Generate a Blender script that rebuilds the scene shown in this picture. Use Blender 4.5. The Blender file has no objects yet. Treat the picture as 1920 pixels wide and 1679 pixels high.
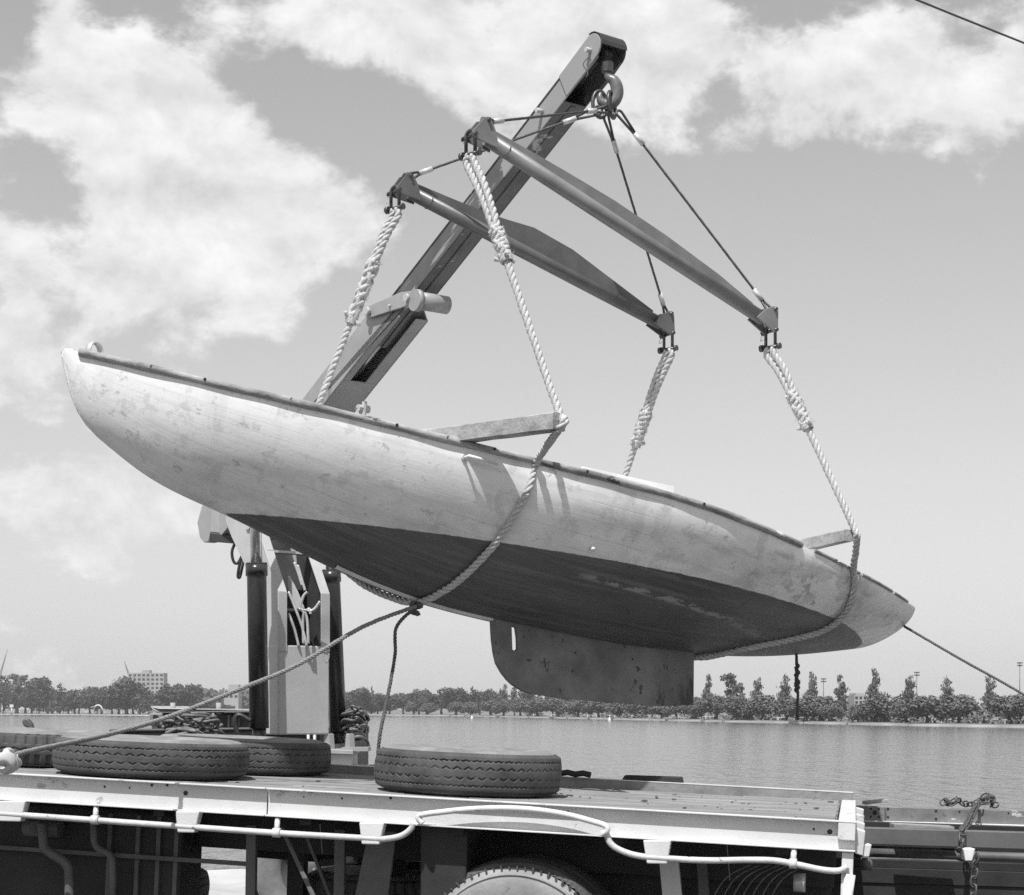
import bpy, math, random
import numpy as np
from mathutils import Vector, Matrix

# ------------------------------------------------------------------ camera, sky, sun
S = bpy.context.scene
F, CX, CY, HC = 3200.0, 960.0, 1330.0, 1.75      # focal length and horizon in photo pixels, eye height
cam = bpy.data.cameras.new('camera'); cam_o = bpy.data.objects.new('camera', cam)
S.collection.objects.link(cam_o); S.camera = cam_o
cam.sensor_width = 36.0; cam.lens = 36.0*F/1920.0
cam.shift_y = (CY-839.5)/1920.0
cam_o.location = (0, 0, HC); cam_o.rotation_euler = (math.radians(90), 0, 0)
cam.clip_start = 0.1; cam.clip_end = 6000

SUN_EL, SUN_AZ = math.radians(60), math.radians(20)      # high, behind the camera, a little to the left
sun_dir = Vector((-math.sin(SUN_AZ)*math.cos(SUN_EL), -math.cos(SUN_AZ)*math.cos(SUN_EL), math.sin(SUN_EL)))
sun = bpy.data.lights.new('sun', 'SUN'); sun.energy = 4.8; sun.angle = math.radians(0.55); sun.color = (1, .995, .99)
sun_o = bpy.data.objects.new('sun', sun); S.collection.objects.link(sun_o)
sun_o.rotation_euler = (-sun_dir).to_track_quat('-Z', 'Y').to_euler()
sun_o.location = (0, 0, 30)

def pxdir(px, py):
    return Vector(((px-CX)/F, 1.0, (CY-py)/F)).normalized()

W = bpy.data.worlds.new('World'); S.world = W; W.use_nodes = True
def build_world():
    nt = W.node_tree; nt.nodes.clear()
    N = nt.nodes.new; L = nt.links.new
    def math_(op, a, b=None, c=None, clamp=False):
        n = N('ShaderNodeMath'); n.operation = op; n.use_clamp = clamp
        for i, x in enumerate((a, b, c)):
            if x is None: continue
            if isinstance(x, (int, float)): n.inputs[i].default_value = x
            else: L(x, n.inputs[i])
        return n.outputs[0]
    out = N('ShaderNodeOutputWorld'); bg = N('ShaderNodeBackground')
    sky = N('ShaderNodeTexSky'); sky.sky_type = 'NISHITA'; sky.sun_disc = False
    sky.sun_elevation = SUN_EL; sky.sun_rotation = math.radians(180+20)
    sky.air_density = 2.7; sky.dust_density = 0.0; sky.ozone_density = 1.0
    bw = N('ShaderNodeRGBToBW'); L(sky.outputs[0], bw.inputs[0])
    tc = N('ShaderNodeTexCoord')
    d = tc.outputs['Generated']
    mp = N('ShaderNodeMapping'); mp.inputs['Scale'].default_value = (10.5, 10.5, 15); L(d, mp.inputs[0])
    n1 = N('ShaderNodeTexNoise'); n1.inputs['Scale'].default_value = 1.0; n1.inputs['Detail'].default_value = 11
    n1.inputs['Roughness'].default_value = .60; n1.inputs['Distortion'].default_value = .25; L(mp.outputs[0], n1.inputs[0])
    cover = n1.outputs['Fac']
    # where the clouds bank up (+) and where the sky is clear (-)
    blobs = [(130,90,110,.22),(250,180,110,.22),(350,260,120,.22),(480,290,100,.18),(600,360,100,.18),(700,400,80,.16),(400,400,150,.16),(250,400,100,.14),(500,500,130,.15),(300,520,130,.13),(120,490,110,.14),(30,480,80,.12),(640,450,90,.10),(30,200,80,.14),(120,230,100,.18),
             (70,350,75,-.20),(130,400,50,-.10),(450,100,70,-.20),(560,170,90,-.28),(660,220,100,-.30),(770,240,80,-.26),(330,60,50,-.10),(10,30,50,-.22),
             (480,25,110,.14),(620,40,110,.14),(750,30,130,.20),(880,80,130,.22),(1000,130,130,.20),(1080,60,100,.18),(620,110,50,.10),(1130,160,70,.14),(980,230,70,.12),
             (1345,185,55,-.22),(1400,60,80,-.10),(1230,240,110,.20),(1330,280,70,.16),(1430,250,100,.24),(1550,220,130,.24),(1700,200,140,.22),(1830,260,140,.22),(1900,120,120,.14),(1640,90,100,.14),(1290,90,120,.20),(1190,60,90,.16),(1180,330,60,.10),(1500,110,70,.08),
             (60,700,100,.24),(20,640,70,.16),(300,930,110,.30),(150,960,90,.28),(180,1050,45,.32),(50,930,50,.30),(250,890,50,.26),(90,990,50,.22),(1190,110,110,.14),(1330,110,80,.16),(1450,110,70,.14),(1240,20,80,.10),(470,560,110,.08),(200,590,90,.06),(540,620,60,.10),(1080,345,70,.12),(1530,430,30,.20),(1900,440,40,.12),
             (1500,650,420,-.36),(1850,560,300,-.28),(1100,700,360,-.34),(620,710,140,-.14),(420,740,100,-.14),(230,670,60,-.08),(1000,1100,500,-.30),(1700,1000,500,-.34),(450,1150,200,-.16),(1250,430,130,-.18),(1650,420,110,-.10),(820,420,70,-.06)]
    # fine billows on the edges
    nf = N('ShaderNodeTexNoise'); nf.inputs['Scale'].default_value = 4.2; nf.inputs['Detail'].default_value = 8; nf.inputs['Roughness'].default_value = .58; L(mp.outputs[0], nf.inputs[0])
    cover = math_('ADD', cover, math_('MULTIPLY', math_('SUBTRACT', nf.outputs['Fac'], .5), .46))
    tot = cover
    for (px, py, r, w) in blobs:
        v = N('ShaderNodeVectorMath'); v.operation = 'DOT_PRODUCT'; L(d, v.inputs[0]); v.inputs[1].default_value = pxdir(px, py)
        th = r/F*.9
        # exp(-(2-2dot)/th^2)
        e = math_('MULTIPLY', math_('SUBTRACT', 1.0, v.outputs['Value']), -2.0/(th*th))
        g = math_('POWER', 2.71828, e)
        tot = math_('MULTIPLY_ADD', g, w, tot)
    mr = N('ShaderNodeMapRange'); mr.interpolation_type = 'SMOOTHSTEP'
    mr.inputs['From Min'].default_value = .475; mr.inputs['From Max'].default_value = .685
    L(tot, mr.inputs['Value'])
    mask = mr.outputs[0]
    # body of the cloud: soft greys inside
    n2 = N('ShaderNodeTexNoise'); n2.inputs['Scale'].default_value = 2.1; n2.inputs['Detail'].default_value = 8
    mp2 = N('ShaderNodeMapping'); mp2.inputs['Scale'].default_value = (10, 10, 15); mp2.inputs['Location'].default_value = (3.1, .7, .25); L(d, mp2.inputs[0]); L(mp2.outputs[0], n2.inputs[0])
    # tops catch the sun: compare the billows with those a little higher up
    mp3 = N('ShaderNodeMapping'); mp3.inputs['Scale'].default_value = (10.5, 10.5, 15); mp3.inputs['Location'].default_value = (0, 0, .16); L(d, mp3.inputs[0])
    n3 = N('ShaderNodeTexNoise'); n3.inputs['Scale'].default_value = 1.0; n3.inputs['Detail'].default_value = 6; n3.inputs['Roughness'].default_value = .60; n3.inputs['Distortion'].default_value = .25; L(mp3.outputs[0], n3.inputs[0])
    n4 = N('ShaderNodeTexNoise'); n4.inputs['Scale'].default_value = 1.0; n4.inputs['Detail'].default_value = 6; n4.inputs['Roughness'].default_value = .60; n4.inputs['Distortion'].default_value = .25; L(mp.outputs[0], n4.inputs[0])
    lit = math_('SUBTRACT', n4.outputs['Fac'], n3.outputs['Fac'])
    body = math_('ADD', math_('MULTIPLY_ADD', n2.outputs['Fac'], .34, .545), math_('MULTIPLY', lit, .80))
    body = math_('MINIMUM', math_('MAXIMUM', body, .46), .84)
    sb = math_('MULTIPLY', bw.outputs[0], SKY_K)
    mix = N('ShaderNodeMix'); mix.data_type = 'FLOAT'
    L(mask, mix.inputs['Factor']); L(sb, mix.inputs['A']); L(body, mix.inputs['B'])
    L(mix.outputs['Result'], bg.inputs['Color'])
    bg.inputs['Strength'].default_value = 1.0
    L(bg.outputs[0], out.inputs['Surface'])
SKY_K = 0.087        # Nishita radiance to picture brightness
build_world()
S.view_settings.view_transform = 'Standard'; S.view_settings.look = 'None'
S.view_settings.exposure = 0.22; S.view_settings.gamma = 1.0; S.view_settings.use_curve_mapping = False
S.cycles.use_denoising = False
S.cycles.max_bounces = 6; S.cycles.diffuse_bounces = 3; S.cycles.glossy_bounces = 3; S.cycles.transparent_max_bounces = 4
S.cycles.caustics_reflective = False; S.cycles.caustics_refractive = False

# ------------------------------------------------------------------ helpers
COL = S.collection
ORG = {}
rnd = random.Random(7)
UP = Vector((0, 0, 1))

def at(px, py, Y):
    """point that stands Y metres in front of the eye, seen at photo pixel px, py"""
    return Vector(((px-CX)/F*Y, Y, HC+(CY-py)/F*Y))

class MB:
    def __init__(s): s.v = []; s.f = []; s.s = []
    def add(s, v, f, smooth=False):
        o = len(s.v); s.v += [tuple(x) for x in v]; s.f += [tuple(i+o for i in q) for q in f]; s.s += [smooth]*len(f); return s
    def beam(s, p0, p1, a, b):
        """box from p0 to p1 with half cross vectors a, b"""
        p0, p1, a, b = Vector(p0), Vector(p1), Vector(a), Vector(b)
        v = [p0-a-b, p0+a-b, p0+a+b, p0-a+b, p1-a-b, p1+a-b, p1+a+b, p1-a+b]
        f = [(0,3,2,1), (4,5,6,7), (0,1,5,4), (1,2,6,5), (2,3,7,6), (3,0,4,7)]
        d = (p1-p0).dot(a.cross(b))
        if d < 0: f = [tuple(reversed(q)) for q in f]
        return s.add(v, f)
    def box(s, c, hx, hy, hz):
        c, hx, hy, hz = Vector(c), Vector(hx), Vector(hy), Vector(hz)
        return s.beam(c-hz, c+hz, hx, hy)
    def prism(s, pts, vec):
        pts = [Vector(p) for p in pts]; vec = Vector(vec); n = len(pts)
        nn = Vector()
        for i in range(n): nn += pts[i].cross(pts[(i+1) % n])
        if nn.dot(vec) > 0: pts.reverse()
        v = pts+[p+vec for p in pts]
        f = [tuple(range(n)), tuple(range(2*n-1, n-1, -1))]
        for i in range(n):
            j = (i+1) % n; f.append((j, i, n+i, n+j))
        return s.add(v, f)
    def tube(s, pts, r, n=8, closed=False, caps=True, smooth=True):
        pts = [Vector(p) for p in pts]; m = len(pts)
        rr = r if isinstance(r, (list, tuple)) else [r]*m
        T = []
        for i in range(m):
            a = pts[(i-1) % m] if (closed or i > 0) else pts[i]
            b = pts[(i+1) % m] if (closed or i < m-1) else pts[i]
            t = b-a; T.append(t.normalized() if t.length > 1e-9 else Vector((0, 0, 1)))
        u = T[0].orthogonal().normalized(); v = []
        for i in range(m):
            u = u-T[i]*u.dot(T[i])
            u = u.normalized() if u.length > 1e-6 else T[i].orthogonal().normalized()
            w = T[i].cross(u)
            for k in range(n):
                a = 2*math.pi*k/n; v.append(pts[i]+(u*math.cos(a)+w*math.sin(a))*rr[i])
        f = []
        for i in range(m if closed else m-1):
            i2 = (i+1) % m
            for k in range(n):
                k2 = (k+1) % n; f.append((i*n+k, i*n+k2, i2*n+k2, i2*n+k))
        s.add(v, f, smooth)
        if caps and not closed:
            o = len(s.v)-len(v)
            s.f += [tuple(o+k for k in range(n-1, -1, -1)), tuple(o+(m-1)*n+k for k in range(n))]; s.s += [False, False]
        return s
    def lathe(s, prof, origin, axis, n=32, closed=False, smooth=True):
        """prof: (radius, height along axis)"""
        origin, axis = Vector(origin), Vector(axis).normalized(); u = axis.orthogonal().normalized(); w = axis.cross(u)
        v = []; m = len(prof)
        for k in range(n):
            a = 2*math.pi*k/n; e = u*math.cos(a)+w*math.sin(a)
            for (r, h) in prof: v.append(origin+e*r+axis*h)
        f = []
        for k in range(n):
            k2 = (k+1) % n
            for i in range(m if closed else m-1):
                j = (i+1) % m; f.append((k*m+i, k2*m+i, k2*m+j, k*m+j))
        return s.add(v, f, smooth)
    def disc(s, c, axis, r, h, n=12):
        c, axis = Vector(c), Vector(axis).normalized()
        return s.tube([c-axis*h/2, c+axis*h/2], r, n, smooth=True)
    def build(s, name, mat, parent=None, local=False, bevel=0.0, origin=None):
        org = Vector((0, 0, 0))
        if parent is not None: org = ORG.get(parent, Vector((0, 0, 0)))
        elif origin is not None: org = Vector(origin)
        else:
            P = np.array(s.v); org = Vector(((P[:,0].min()+P[:,0].max())/2, (P[:,1].min()+P[:,1].max())/2, P[:,2].min()))
        if local: org = Vector((0, 0, 0))
        me = bpy.data.meshes.new(name)
        V = np.array(s.v, dtype=float)-np.array(org)
        me.from_pydata(V.tolist(), [], s.f)
        me.polygons.foreach_set('use_smooth', s.s)
        me.materials.append(mat); me.update()
        o = bpy.data.objects.new(name, me); COL.objects.link(o)
        if parent is not None:
            o.parent = parent; ORG[o] = ORG.get(parent, Vector((0, 0, 0)))
        else:
            o.location = org; ORG[o] = org
        if bevel:
            md = o.modifiers.new('bevel', 'BEVEL'); md.width = bevel; md.segments = 2; md.limit_method = 'ANGLE'; md.angle_limit = math.radians(40)
            md.harden_normals = False
        return o

def tag(o, label, cat, group=None, kind=None):
    if label: o['label'] = label
    if cat: o['category'] = cat
    if group: o['group'] = group
    if kind: o['kind'] = kind
    return o
def thing(name, label, cat, loc, group=None):
    o = bpy.data.objects.new(name, None); COL.objects.link(o); o.location = loc; o.empty_display_size = .2
    ORG[o] = Vector(loc); return tag(o, label, cat, group)
def struct(o): o['kind'] = 'structure'; return o

def spline(pts, n):
    """Catmull-Rom through pts, n samples per span"""
    pts = [Vector(p) for p in pts]; out = []
    for i in range(len(pts)-1):
        p0 = pts[max(i-1, 0)]; p1 = pts[i]; p2 = pts[i+1]; p3 = pts[min(i+2, len(pts)-1)]
        for k in range(n):
            t = k/n
            out.append(.5*((2*p1)+(p2-p0)*t+(2*p0-5*p1+4*p2-p3)*t*t+(3*p1-p0-3*p2+p3)*t**3))
    out.append(pts[-1]); return out
def resample(pts, step):
    out = [pts[0].copy()]; acc = 0.0
    for a, b in zip(pts[:-1], pts[1:]):
        l = (b-a).length
        while acc+l >= step:
            t = (step-acc)/l; a = a+(b-a)*t; l = (b-a).length; out.append(a.copy()); acc = 0.0
        acc += l
    return out
def rope(mb, pts, r, pitch=None, strands=3, sides=6, phase=0.0):
    """laid rope: strands twisted round each other"""
    pitch = pitch or r*6.5
    P = resample([Vector(p) for p in pts], pitch/9)
    m = len(P); u = None; ch = [[] for _ in range(strands)]
    for i in range(m):
        t = (P[min(i+1, m-1)]-P[max(i-1, 0)]).normalized()
        u = t.orthogonal().normalized() if u is None else (u-t*u.dot(t)).normalized()
        w = t.cross(u); a0 = phase+2*math.pi*i/9+.35*math.sin(i*.11+phase)+.2*math.sin(i*.037)
        for k in range(strands):
            a = a0+2*math.pi*k/strands; ch[k].append(P[i]+(u*math.cos(a)+w*math.sin(a))*r*.50)
    for k, c in enumerate(ch): mb.tube(c, [r*(.53+.035*math.sin(i*.23+k*2)+.03*math.sin(i*.071+k)) for i in range(len(c))], sides)
    return mb

# ------------------------------------------------------------------ materials (all greys: the photograph is black and white)
def mat(name, c1, c2=None, rough=.6, metal=0.0, scale=4.0, detail=6, bump=0.0, bscale=40.0, stretch=(1,1,1), lo=.35, hi=.65, chips=None, spec=.5, wave=None):
    m = bpy.data.materials.new(name); m.use_nodes = True; nt = m.node_tree; N = nt.nodes.new; L = nt.links.new
    b = nt.nodes['Principled BSDF']; b.inputs['Roughness'].default_value = rough; b.inputs['Metallic'].default_value = metal
    b.inputs['Specular IOR Level'].default_value = spec
    c2 = c1 if c2 is None else c2
    tc = N('ShaderNodeTexCoord'); mp = N('ShaderNodeMapping'); mp.inputs['Scale'].default_value = stretch
    L(tc.outputs['Object'], mp.inputs[0])
    n = N('ShaderNodeTexNoise'); n.inputs['Scale'].default_value = scale; n.inputs['Detail'].default_value = detail; n.inputs['Roughness'].default_value = .62
    L(mp.outputs[0], n.inputs[0])
    cr = N('ShaderNodeValToRGB'); cr.color_ramp.elements[0].position = lo; cr.color_ramp.elements[1].position = hi
    cr.color_ramp.elements[0].color = (c1, c1, c1, 1); cr.color_ramp.elements[1].color = (c2, c2, c2, 1)
    L(n.outputs['Fac'], cr.inputs[0]); col = cr.outputs[0]
    if chips:                                   # (colour, noise scale, threshold): chipped or stained places with hard edges
        for (cc, sc, th, st) in chips:
            mp2 = N('ShaderNodeMapping'); mp2.inputs['Scale'].default_value = st; L(tc.outputs['Object'], mp2.inputs[0])
            n2 = N('ShaderNodeTexNoise'); n2.inputs['Scale'].default_value = sc; n2.inputs['Detail'].default_value = 8; n2.inputs['Roughness'].default_value = .65
            mp2.inputs['Location'].default_value = (sc*.37, 1.7*th, 2.1); L(mp2.outputs[0], n2.inputs[0])
            r2 = N('ShaderNodeMapRange'); r2.inputs['From Min'].default_value = th; r2.inputs['From Max'].default_value = th+.03; L(n2.outputs['Fac'], r2.inputs[0])
            mx = N('ShaderNodeMix'); mx.data_type = 'RGBA'; L(r2.outputs[0], mx.inputs['Factor']); L(col, mx.inputs['A']); mx.inputs['B'].default_value = (cc, cc, cc, 1)
            col = mx.outputs['Result']
    L(col, b.inputs['Base Color'])
    if bump:
        bn = N('ShaderNodeTexNoise'); bn.inputs['Scale'].default_value = bscale; bn.inputs['Detail'].default_value = 5; L(mp.outputs[0], bn.inputs[0])
        bp = N('ShaderNodeBump'); bp.inputs['Strength'].default_value = bump; bp.inputs['Distance'].default_value = .01
        L(bn.outputs['Fac'], bp.inputs['Height']); L(bp.outputs[0], b.inputs['Normal'])
    return m

Mt = {}
Mt['white_rail'] = mat('white_painted_steel', .55, .64, .45, scale=3, bump=.12, bscale=60, chips=[(.36, 5, .63, (1,1,2)), (.22, 26, .68, (1,1,1)), (.14, 60, .70, (1,1,1))])
Mt['white_paint'] = mat('white_paint', .58, .72, .5, scale=6, bump=.1)
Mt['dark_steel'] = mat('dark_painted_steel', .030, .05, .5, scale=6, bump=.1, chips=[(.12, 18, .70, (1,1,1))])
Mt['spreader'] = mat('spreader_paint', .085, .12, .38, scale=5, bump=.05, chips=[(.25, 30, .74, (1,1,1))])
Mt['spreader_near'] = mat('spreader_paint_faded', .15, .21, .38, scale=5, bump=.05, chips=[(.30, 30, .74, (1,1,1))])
Mt['shackle'] = mat('greasy_steel', .05, .10, .35, .4, scale=30)
Mt['hook'] = mat('hook_paint', .10, .16, .35, scale=14, bump=.05)
Mt['wire'] = mat('wire_rope_steel', .06, .10, .4, .3, scale=60, bump=.4, bscale=200)
Mt['ferrule'] = mat('alloy_ferrule', .50, .62, .4, .2, scale=30)
Mt['crane'] = mat('crane_grey_paint', .43, .50, .42, scale=3, bump=.06, chips=[(.17, 14, .69, (1,1,1)), (.50, 22, .74, (1,1,1))])
Mt['crane_sleeve'] = mat('crane_sleeve_paint', .29, .36, .42, scale=3, bump=.06, chips=[(.14, 16, .72, (1,1,1))])
Mt['boom_dark'] = mat('boom_extension_paint', .080, .12, .42, scale=4, bump=.06, chips=[(.42, 2.6, .60, (1,1,1)), (.34, 9, .66, (1,1,1))])
Mt['black'] = mat('black_cavity_paint', .012, .02, .6)
Mt['cyl'] = mat('cylinder_enamel', .028, .045, .26, scale=7, bump=.03)
Mt['chrome'] = mat('chromed_rod', .75, .88, .30, .8, scale=8)
Mt['hose'] = mat('hydraulic_hose', .02, .035, .45, scale=30)
Mt['cable'] = mat('cable_sheath', .10, .20, .5, scale=20)
Mt['pipe_light'] = mat('bare_steel_pipe', .45, .60, .35, .3, scale=20)
Mt['rope'] = mat('natural_fibre_rope', .40, .58, .85, scale=60, bump=.6, bscale=180, spec=.2)
Mt['rope_dark'] = mat('wet_tag_rope', .085, .14, .85, scale=60, bump=.6, bscale=180, spec=.2)
Mt['rope_tag'] = mat('worn_tag_rope', .20, .30, .85, scale=60, bump=.6, bscale=180, spec=.2)
Mt['timber'] = mat('grey_weathered_timber', .22, .40, .8, scale=9, stretch=(1,1,1), bump=.5, bscale=50, chips=[(.10, 12, .68, (1,1,1))])
Mt['rail_wood'] = mat('weathered_gunwale_wood', .16, .42, .75, scale=11, stretch=(.35,1,1), bump=.5, bscale=50, chips=[(.07, 14, .62, (.3,1,1)), (.62, 7, .69, (.4,1,1))])
Mt['fin'] = mat('rusting_steel_plate', .12, .22, .65, scale=3.2, bump=.25, bscale=30, chips=[(.05, 9, .60, (1,1,.7)), (.06, 1.7, .555, (1,1,.5)), (.04, 30, .66, (1,1,.7))])
Mt['rubber'] = mat('tyre_rubber', .042, .085, .75, scale=6, bump=.2, bscale=90, chips=[(.13, 5, .68, (1,1,3))])
Mt['rubber_dusty'] = mat('dusty_tyre_rubber', .14, .26, .8, scale=5, bump=.2, bscale=90)
Mt['deck'] = mat('worn_deck_board', .15, .30, .85, scale=7, stretch=(.25,1.5,1), bump=.7, bscale=30, chips=[(.07, 10, .66, (.4,1,1)), (.50, 5, .68, (.4,1,1))])
Mt['grey_rail'] = mat('grey_trailer_paint', .085, .12, .5, scale=5, bump=.1, chips=[(.30, 20, .72, (1,1,1))])
Mt['worn_rail'] = mat('scoured_trailer_rail', .13, .22, .55, scale=5, bump=.2, chips=[(.60, 5, .60, (.5,1,1)), (.12, 8, .64, (1,1,1))])
Mt['under'] = mat('undercarriage_paint', .012, .025, .7, scale=5, bump=.2)
Mt['under2'] = mat('undercarriage_grey', .075, .12, .6, scale=5, bump=.2)
Mt['chain'] = mat('rusty_chain', .07, .13, .6, .4, scale=30)
Mt['ground'] = mat('dusty_yard_ground', .36, .50, .95, scale=.9, bump=.6, bscale=8, chips=[(.25, 3, .66, (1,1,1))])
Mt['grass'] = mat('dry_park_grass', .13, .19, .95, scale=.05, detail=8)
Mt['kerb'] = mat('lake_wall_stone', .38, .50, .9, scale=.2)
Mt['leaf_a'] = mat('willow_foliage', .10, .17, .7, scale=.55, spec=.15)
Mt['leaf_b'] = mat('poplar_foliage', .08, .14, .7, scale=.6, spec=.15)
Mt['leaf_c'] = mat('dark_foliage', .055, .10, .7, scale=.35, spec=.15)
Mt['bark'] = mat('grey_bark', .07, .12, .9, scale=2)
Mt['pale_wall'] = mat('pale_render_wall', .30, .38, .8, scale=.05)
Mt['window'] = mat('dark_window_glass', .04, .06, .2, scale=.3)
Mt['barge'] = mat('barge_paint', .045, .075, .6, scale=1.5)
Mt['barge_roof'] = mat('barge_roof_felt', .26, .36, .9, scale=1.5)
Mt['plate'] = mat('letter_plate', .16, .20, .6, scale=2)
Mt['skin'] = mat('skin', .48, .56, .55, scale=8, bump=.1)
Mt['shirt'] = mat('work_shirt', .30, .36, .9, scale=20, bump=.2)
Mt['trousers'] = mat('work_trousers', .05, .08, .9, scale=20)
Mt['hair'] = mat('hair', .03, .05, .7, scale=60)
for k in ('leaf_a', 'leaf_b', 'leaf_c'):
    nt = Mt[k].node_tree; b = nt.nodes['Principled BSDF']; b.inputs['Subsurface Weight'].default_value = 0

# ------------------------------------------------------------------ the setting: ground, water, far bank
WATER_Z = -1.6
def sheet(name, m, pts2d, z):
    mb = MB(); mb.add([(x, y, z) for x, y in pts2d], [tuple(range(len(pts2d)))]); o = mb.build(name, m, origin=(0, 0, 0)); return struct(o)

# yard: sandy, uneven sheet that drops to the lake behind the trucks
def yard():
    mb = MB(); xs = np.linspace(-60, 60, 121); ys = np.concatenate([np.linspace(-30, 8, 12), np.linspace(8.4, 30, 70)])
    v = []; r = random.Random(3)
    for y in ys:
        for x in xs:
            e = 19.0+1.2*math.sin(x*.21+.6)+.5*math.sin(x*.9)
            t = min(max((y-e)/5.0, 0), 1); t = t*t*(3-2*t)
            z = -2.4*t+(.05*math.sin(x*1.3+y*.8)+.04*math.sin(x*2.9-y*2.1)+r.uniform(-.015, .015))*(1 if y > 12 else .15)
            v.append((x, y, z-.0))
    nx = len(xs); f = [(j*nx+i, j*nx+i+1, (j+1)*nx+i+1, (j+1)*nx+i) for j in range(len(ys)-1) for i in range(nx-1)]
    mb.add(v, f, True); return struct(mb.build('ground', Mt['ground'], origin=(0, 0, 0)))
yard()
Mt['dark_apron'] = mat('bounce_cut_asphalt', .09, .13, .9, scale=1.2, bump=.5, bscale=60, chips=[(.12, 9, .68, (1,1,1))])
sheet('road', Mt['dark_apron'], [(-60, -30), (60, -30), (60, 15.2), (30, 15.6), (8, 15.0), (-8, 15.4), (-30, 15.1), (-60, 15.4)], .035)  # unseen dark sheet added under camera and trucks to cut light bounced upward

def water_material():
    m = bpy.data.materials.new('lake_water'); m.use_nodes = True; nt = m.node_tree; N = nt.nodes.new; L = nt.links.new
    b = nt.nodes['Principled BSDF']; b.inputs['Base Color'].default_value = (.085, .085, .085, 1); b.inputs['Roughness'].default_value = .10; b.inputs['IOR'].default_value = 1.33
    tc = N('ShaderNodeTexCoord')
    hs = []
    for sc, st, k in ((2.4, (1, .26, 1), .8), (.9, (1, .24, 1), 1.1), (.06, (1, .25, 1), 2.0)):
        mp = N('ShaderNodeMapping'); mp.inputs['Scale'].default_value = st; mp.inputs['Rotation'].default_value = (0, 0, .25); L(tc.outputs['Object'], mp.inputs[0])
        n = N('ShaderNodeTexNoise'); n.inputs['Scale'].default_value = sc; n.inputs['Detail'].default_value = 4; L(mp.outputs[0], n.inputs[0])
        mu = N('ShaderNodeMath'); mu.operation = 'MULTIPLY'; mu.inputs[1].default_value = k; L(n.outputs['Fac'], mu.inputs[0]); hs.append(mu.outputs[0])
    a = N('ShaderNodeMath'); L(hs[0], a.inputs[0]); L(hs[1], a.inputs[1])
    a2 = N('ShaderNodeMath'); L(a.outputs[0], a2.inputs[0]); L(hs[2], a2.inputs[1])
    bp = N('ShaderNodeBump'); bp.inputs['Strength'].default_value = .9; bp.inputs['Distance'].default_value = .20
    L(a2.outputs[0], bp.inputs['Height']); L(bp.outputs[0], b.inputs['Normal'])
    return m
Mt['water'] = water_material()
wb = MB(); wb.add([(-3000, 18, WATER_Z), (3000, 18, WATER_Z), (3000, 4000, WATER_Z), (-3000, 4000, WATER_Z)], [(0, 1, 2, 3)])
struct(wb.build('water', Mt['water'], origin=(0, 0, 0)))

SHORE = [(-700,9.2),(-300,9.6),(0,10.2),(140,11.3),(275,12.6),(400,11.8),(560,11.2),(707,11.7),(853,13.2),(1067,18),(1280,22.7),(1493,27),(1713,31.7),(1920,35),(2300,45),(3200,75)]
def shoreY(px):
    d = np.interp(px, [p for p, _ in SHORE], [q for _, q in SHORE]); return (HC-WATER_Z)*F/d
LAND_Z = WATER_Z+.55
def bank():
    pxs = np.linspace(-700, 3200, 160); mb = MB(); v = []; n = len(pxs)
    for i, p in enumerate(pxs):
        Y = shoreY(p)*(1+.004*math.sin(i*1.7)); X = (p-CX)/F*Y
        v += [(X, Y, WATER_Z-.3), (X, Y+.3, LAND_Z-.12), (X*1.01, Y*1.012+1, LAND_Z), (X*1.2, Y*1.35, LAND_Z+.3), (X*3, Y*3+500, LAND_Z+2)]
    kerb = [(i*5+k, (i+1)*5+k, (i+1)*5+k+1, i*5+k+1) for i in range(n-1) for k in (0,)]
    turf = [(i*5+k, (i+1)*5+k, (i+1)*5+k+1, i*5+k+1) for i in range(n-1) for k in (1, 2, 3)]
    mb.add(v, turf, True); o = mb.build('far_bank', Mt['grass'], origin=(0, 0, 0)); struct(o)
    mb = MB(); mb.add(v, kerb, True); o2 = mb.build('lake_wall', Mt['kerb'], origin=(0, 0, 0)); struct(o2)
bank()

# ------------------------------------------------------------------ trees of the far bank
def leaf_mesh(name, pts, nrm, size, m, seed):
    r = np.random.RandomState(seed); n = len(pts)
    nrm = nrm+r.normal(0, .55, (n, 3)); nrm /= np.linalg.norm(nrm, axis=1)[:, None]+1e-9
    a = np.cross(nrm, r.normal(0, 1, (n, 3))); a /= np.linalg.norm(a, axis=1)[:, None]+1e-9
    b = np.cross(nrm, a); sz = size*(.55+.9*r.rand(n))[:, None]
    q = np.stack([pts-a*sz-b*sz*.6, pts+a*sz*.3-b*sz*.8, pts+a*sz+b*sz*.55, pts-a*sz*.35+b*sz*.8], 1).reshape(-1, 3)
    me = bpy.data.meshes.new(name)
    me.from_pydata(q.tolist(), [], [(4*i, 4*i+1, 4*i+2, 4*i+3) for i in range(n)]); me.materials.append(m); me.update(); return me
def lobes_points(lobes, n, r, shell=.55):
    vol = np.array([l[3]*l[4]*l[5] for l in lobes])**.75; k = r.choice(len(lobes), n, p=vol/vol.sum())
    d = r.normal(0, 1, (n, 3)); d /= np.linalg.norm(d, axis=1)[:, None]
    rad = (shell+(1-shell)*r.rand(n))**.6; rad *= 1+.10*r.normal(0, 1, n)
    Lb = np.array(lobes)[k]; return Lb[:, :3]+d*rad[:, None]*Lb[:, 3:6], d
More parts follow.
